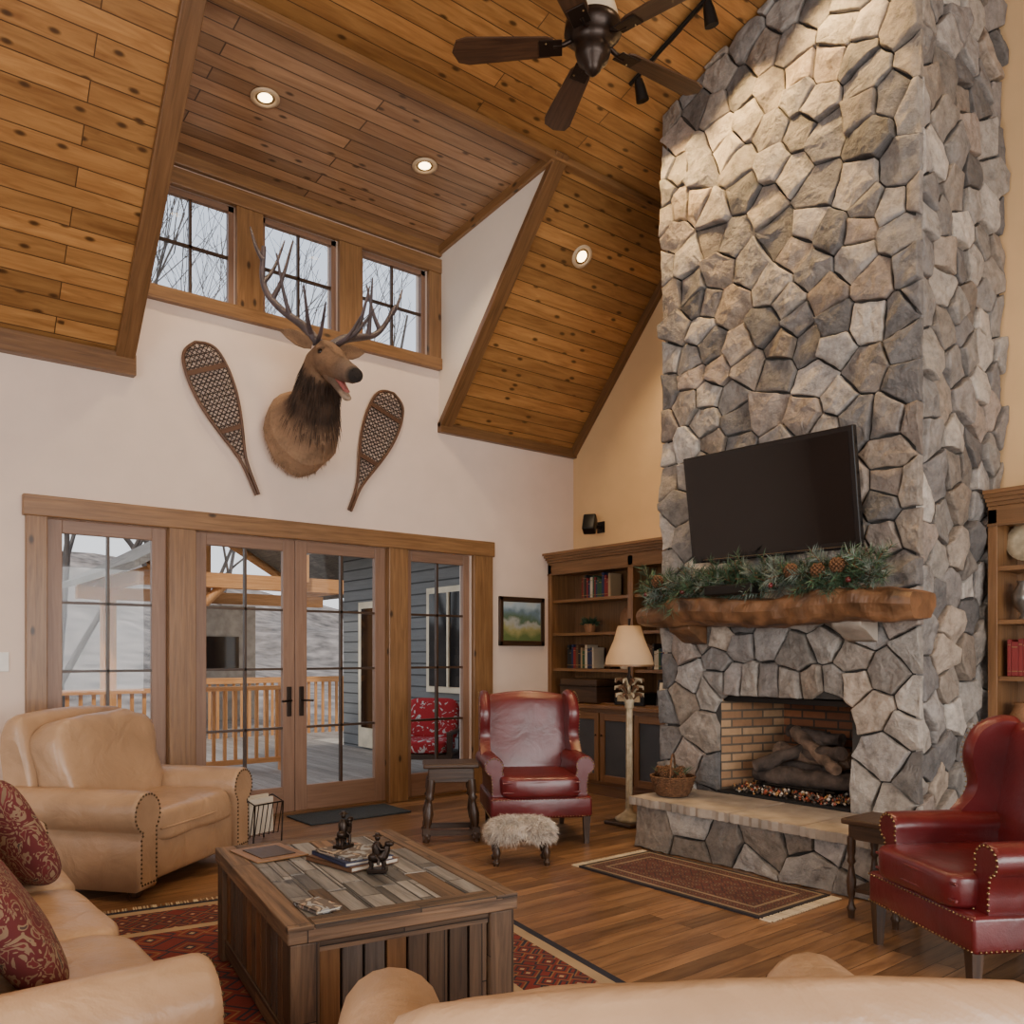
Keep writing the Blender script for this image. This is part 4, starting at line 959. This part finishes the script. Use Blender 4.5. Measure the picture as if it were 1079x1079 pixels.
b.tube([(-.13,-.115,.3),(.13,-.115,.3)],.006,M_bronze,n=6); b.tube([(-.13,.115,.3),(.13,.115,.3)],.006,M_bronze,n=6)
b.box(-.11,.11,-.03,.0,.07,.33,M_paper); b.box(-.1,.1,.01,.03,.07,.35,bcol[6]); b.done(T(2.46,6.12,0)@R(.3))

# ---------------------------------------------------------------- rugs
def rug(name,W,H,loc,ang,mat,fr=True):
    b=B(name); b.box(-W/2,W/2,-H/2,H/2,0,.012,mat,uvf=lambda p:(p[0],p[1]))
    if fr:
        for s_ in (-1,1):
            x=-W/2
            while x<W/2: b.box(x,x+.006,min(s_*H/2,s_*(H/2+.07)),max(s_*H/2,s_*(H/2+.07)),.001,.007,M_cream,M=R(rnd(-.01,.01))); x+=.012
    return b.done(T(*loc)@R(ang))
rug('area_rug',2.66,3.6,(1.35,3.03,.001),math.radians(-9.5),rugmat('oriental_rug_red',2.66,3.6,(.19,.024,.018),(.03,.024,.035),(.018,.02,.038),(.45,.33,.2),(.26,.12,.05),scale=6,bands=(.04,.1,.42,.48)))
rug('hearth_rug',.68,1.4,(4.15,3.37,.001),0,rugmat('hearth_rug_pattern',.68,1.4,(.11,.03,.026),(.08,.035,.028),(.03,.025,.03),(.28,.21,.14),(.16,.10,.06),scale=14,bands=(.025,.045,.12,.14)))
b=B('door_mat'); b.box(3.02,3.98,6.42,6.9,.001,.015,M_green_mat,bev=.004); b.done()

# ---------------------------------------------------------------- exterior
B('deck').box(-3,6.28,YW+.2,13.4,-.2,-.03,M_deck,uvf=lambda p:(p[1],p[0])).done()
b=B('deck_railing'); yr=10.0
for x in (-3,-1,1,3,4.35): b.box(x-.06,x+.06,yr-.06,yr+.06,-.03,1.05,M_timber)
b.box(-3,4.35,yr-.07,yr+.07,.97,1.02,M_timber); b.box(-3,4.35,yr-.03,yr+.03,.08,.14,M_timber)
x=-2.9
while x<4.3: b.box(x-.018,x+.018,yr-.018,yr+.018,.1,.98,M_timber); x+=.13
b.done()
b=B('grey_sided_house_wing'); b.box(6.3,9,YW+.25,12.2,-.1,3.3,M_siding,uvf=lambda p:(p[1],p[2]))
b.box(6.25,6.32,8.6,9.7,.9,2.3,M_cream); b.box(6.24,6.3,8.68,9.62,.98,2.22,M_scr); b.box(6.22,6.26,9.13,9.17,.98,2.22,M_cream)
b.box(6.24,6.32,10.6,11.6,0,2.2,M_cream); b.box(6.23,6.3,10.7,11.5,.3,2.1,M_scr)
b.prim([(5.7,YW+.3,2.95),(5.7,12.6,2.95),(9,12.6,5.2),(9,YW+.3,5.2),(5.7,YW+.3,3.1),(5.7,12.6,3.1),(9,12.6,5.35),(9,YW+.3,5.35)],[(0,1,2,3),(4,5,6,7),(0,1,5,4),(1,2,6,5),(0,3,7,4)],M_roof); b.done()
b=B('timber_pavilion')
PX0,PX1,PY0,PY1=4.4,8.6,14.5,19
for x in (PX0,PX1):
    for y in (PY0,PY1): b.box(x-.13,x+.13,y-.13,y+.13,-3,2.7,M_timber); 
b.box(PX0-.6,PX1+.6,PY0-.12,PY0+.12,2.55,2.8,M_timber); b.box(PX0-.6,PX1+.6,PY1-.12,PY1+.12,2.55,2.8,M_timber)
for x in (PX0,PX1): b.box(x-.12,x+.12,PY0-.6,PY1+.6,2.75,2.98,M_timber)
xm=(PX0+PX1)/2; zr=4.3
for y in (PY0-.3,PY1+.3):
    b.tube([(PX0-.5,y,2.8),(xm,y,zr)],.1,M_timber,n=4); b.tube([(PX1+.5,y,2.8),(xm,y,zr)],.1,M_timber,n=4); b.box(xm-.1,xm+.1,y-.1,y+.1,2.7,zr,M_timber)
for s_ in (-1,1):
    xe=xm+s_*(PX1-xm+.8); b.prim([(xe,PY0-.6,2.75),(xm,PY0-.6,zr+.15),(xm,PY1+.6,zr+.15),(xe,PY1+.6,2.75),(xe,PY0-.6,2.87),(xm,PY0-.6,zr+.27),(xm,PY1+.6,zr+.27),(xe,PY1+.6,2.87)],[(0,1,2,3),(4,5,6,7),(0,1,5,4),(0,3,7,4)],M_roof)
for x,sg in ((PX0,1),(PX1,-1)): b.tube([(x,PY0,1.8),(x+sg*.8,PY0,2.6)],.08,M_timber,n=4)
b.box(xm-1.1,xm+.9,PY1-.4,PY1,-3,2.5,M_slab); b.box(xm-.7,xm+.5,PY1-.45,PY1-.4,1.1,1.8,M_scr)
b.box(PX0,PX1,PY0-.05,PY0+.05,.9,1.0,M_timber)
x=PX0
while x<PX1: b.box(x-.02,x+.02,PY0-.02,PY0+.02,-.1,.95,M_timber); x+=.14
b.box(PX0-.5,PX1+.5,13.5,PY1+.5,-.25,-.04,M_deck); b.done()
b=B('outdoor_armchair'); b.sq((0,.05,.38),(.6,.6,.16),M_xmas,.35); b.sq((0,-.24,.66),(.62,.18,.5),M_xmas,.35,R_=Matrix.Rotation(.25,3,'X'))
for sx in (1,-1):
    b.box(sx*.34-.03,sx*.34+.03,-.3,.35,.52,.56,M_dk,bev=.008)
    for y in (-.28,.3): b.box(sx*.34-.03,sx*.34+.03,y-.03,y+.03,0,.53,M_dk)
    b.box(sx*.34-.02,sx*.34+.02,-.3,.33,.2,.26,M_dk)
b.box(-.34,.34,-.3,.33,.24,.3,M_dk); b.done(T(5.4,8.35,-.03)@R(2.3))
b=B('hillside'); gx,gy=60,34; vs=[]
for j in range(gy):
    for i in range(gx):
        x=-90+200*i/(gx-1); y=14+150*j/(gy-1); t=max(0,(y-45)/110)
        vs.append((x,y,-3.2-1.5*(y<40)+t*16*(1+.35*math.sin(x*.035+1))+noise.noise(V((x*.05,y*.05,0)))*3*min(1,(y-14)/60)))
b.prim(vs,[(j*gx+i,j*gx+i+1,(j+1)*gx+i+1,(j+1)*gx+i) for j in range(gy-1) for i in range(gx-1)],M_hill,smooth=True); b.done()
def tree(name,x,y,h,seed):
    random.seed(seed); b=B(name)
    def br(p,d,l,r,dep):
        pts=[p]; q=p.copy(); dd=d.copy()
        for k in range(4): dd=(dd+V((rnd(-.16,.16),rnd(-.16,.16),rnd(-.02,.14)))).normalized(); q=q+dd*l/4; pts.append(q.copy())
        b.tube(pts,[max(.006,r*(1-.16*k)) for k in range(5)],M_treeb,n=6 if dep<2 else 4,cap=False)
        if dep<5:
            for k in range(3 if dep<2 else 2 + (rnd(0,1)>.5)):
                o=pts[random.randint(2 if dep else 2,4)]; nd=(dd+V((rnd(-1,1),rnd(-1,1),rnd(-.1,.8)))*.85).normalized(); br(o,nd,l*rnd(.55,.75),r*.46,dep+1)
    br(V((x,y,-4)),V((0,0,1)),h*.5,.14*h/14,0); return b.done()
for k,(x,y,h) in enumerate(((3.0,14.2,15),(4.6,22.8,19),(7.4,23.5,20),(12.5,24,19),(9.8,30,21),(2.6,24,18),(.3,20,16),(5.6,30,20))): tree('bare_tree',x,y,h,k+3)

# ---------------------------------------------------------------- lights
def area(name,loc,d,sx,sy,e,col):
    l=bpy.data.lights.new(name,'AREA'); l.shape='RECTANGLE'; l.size=sx; l.size_y=sy; l.energy=e; l.color=col
    o=bpy.data.objects.new(name,l); bpy.context.collection.objects.link(o); o.location=loc; o.rotation_euler=V(d).to_track_quat('-Z','Z').to_euler(); return o
area('rear_fill_light',(1.2,YB-.02,1.9),(0,1,0),7.6,2.5,560,(1,.97,.94))  # area light added behind the camera as soft daylight fill
area('left_fill_light',(XL-.02,1.0,1.9),(1,0,0),7.6,2.5,560,(1,.98,.96))  # unseen fill, added to brighten the room and the chimney front
s_=bpy.data.lights.new('sun','SUN'); s_.energy=2.6; s_.angle=.05; s_.color=(1,.94,.85); o=bpy.data.objects.new('sun',s_); bpy.context.collection.objects.link(o); o.rotation_euler=V((.5,.75,-.8)).to_track_quat('-Z','Y').to_euler()
wd=bpy.data.worlds.new('World'); bpy.context.scene.world=wd; wd.use_nodes=True; nt=wd.node_tree; bg=nt.nodes['Background']
tc=N(nt,'ShaderNodeTexCoord'); sp=N(nt,'ShaderNodeSeparateXYZ'); L(nt,tc.outputs['Generated'],sp.inputs[0])
r=ramp(nt,[(.0,(.88,.89,.90)),(.5,(.60,.68,.82))]); L(nt,sp.outputs[2],r.inputs[0]); L(nt,r.outputs[0],bg.inputs[0]); bg.inputs[1].default_value=1.6

# ---------------------------------------------------------------- camera
cam=bpy.data.cameras.new('camera'); co=bpy.data.objects.new('camera',cam); bpy.context.collection.objects.link(co)
cam.sensor_width=36; cam.lens=36*890/1079; cam.shift_y=150.5/1079; cam.clip_start=.05; cam.clip_end=500
co.location=(0,0,1.4); co.rotation_euler=(pi/2,0,-math.atan2(.624,.782))
bpy.context.scene.camera=co
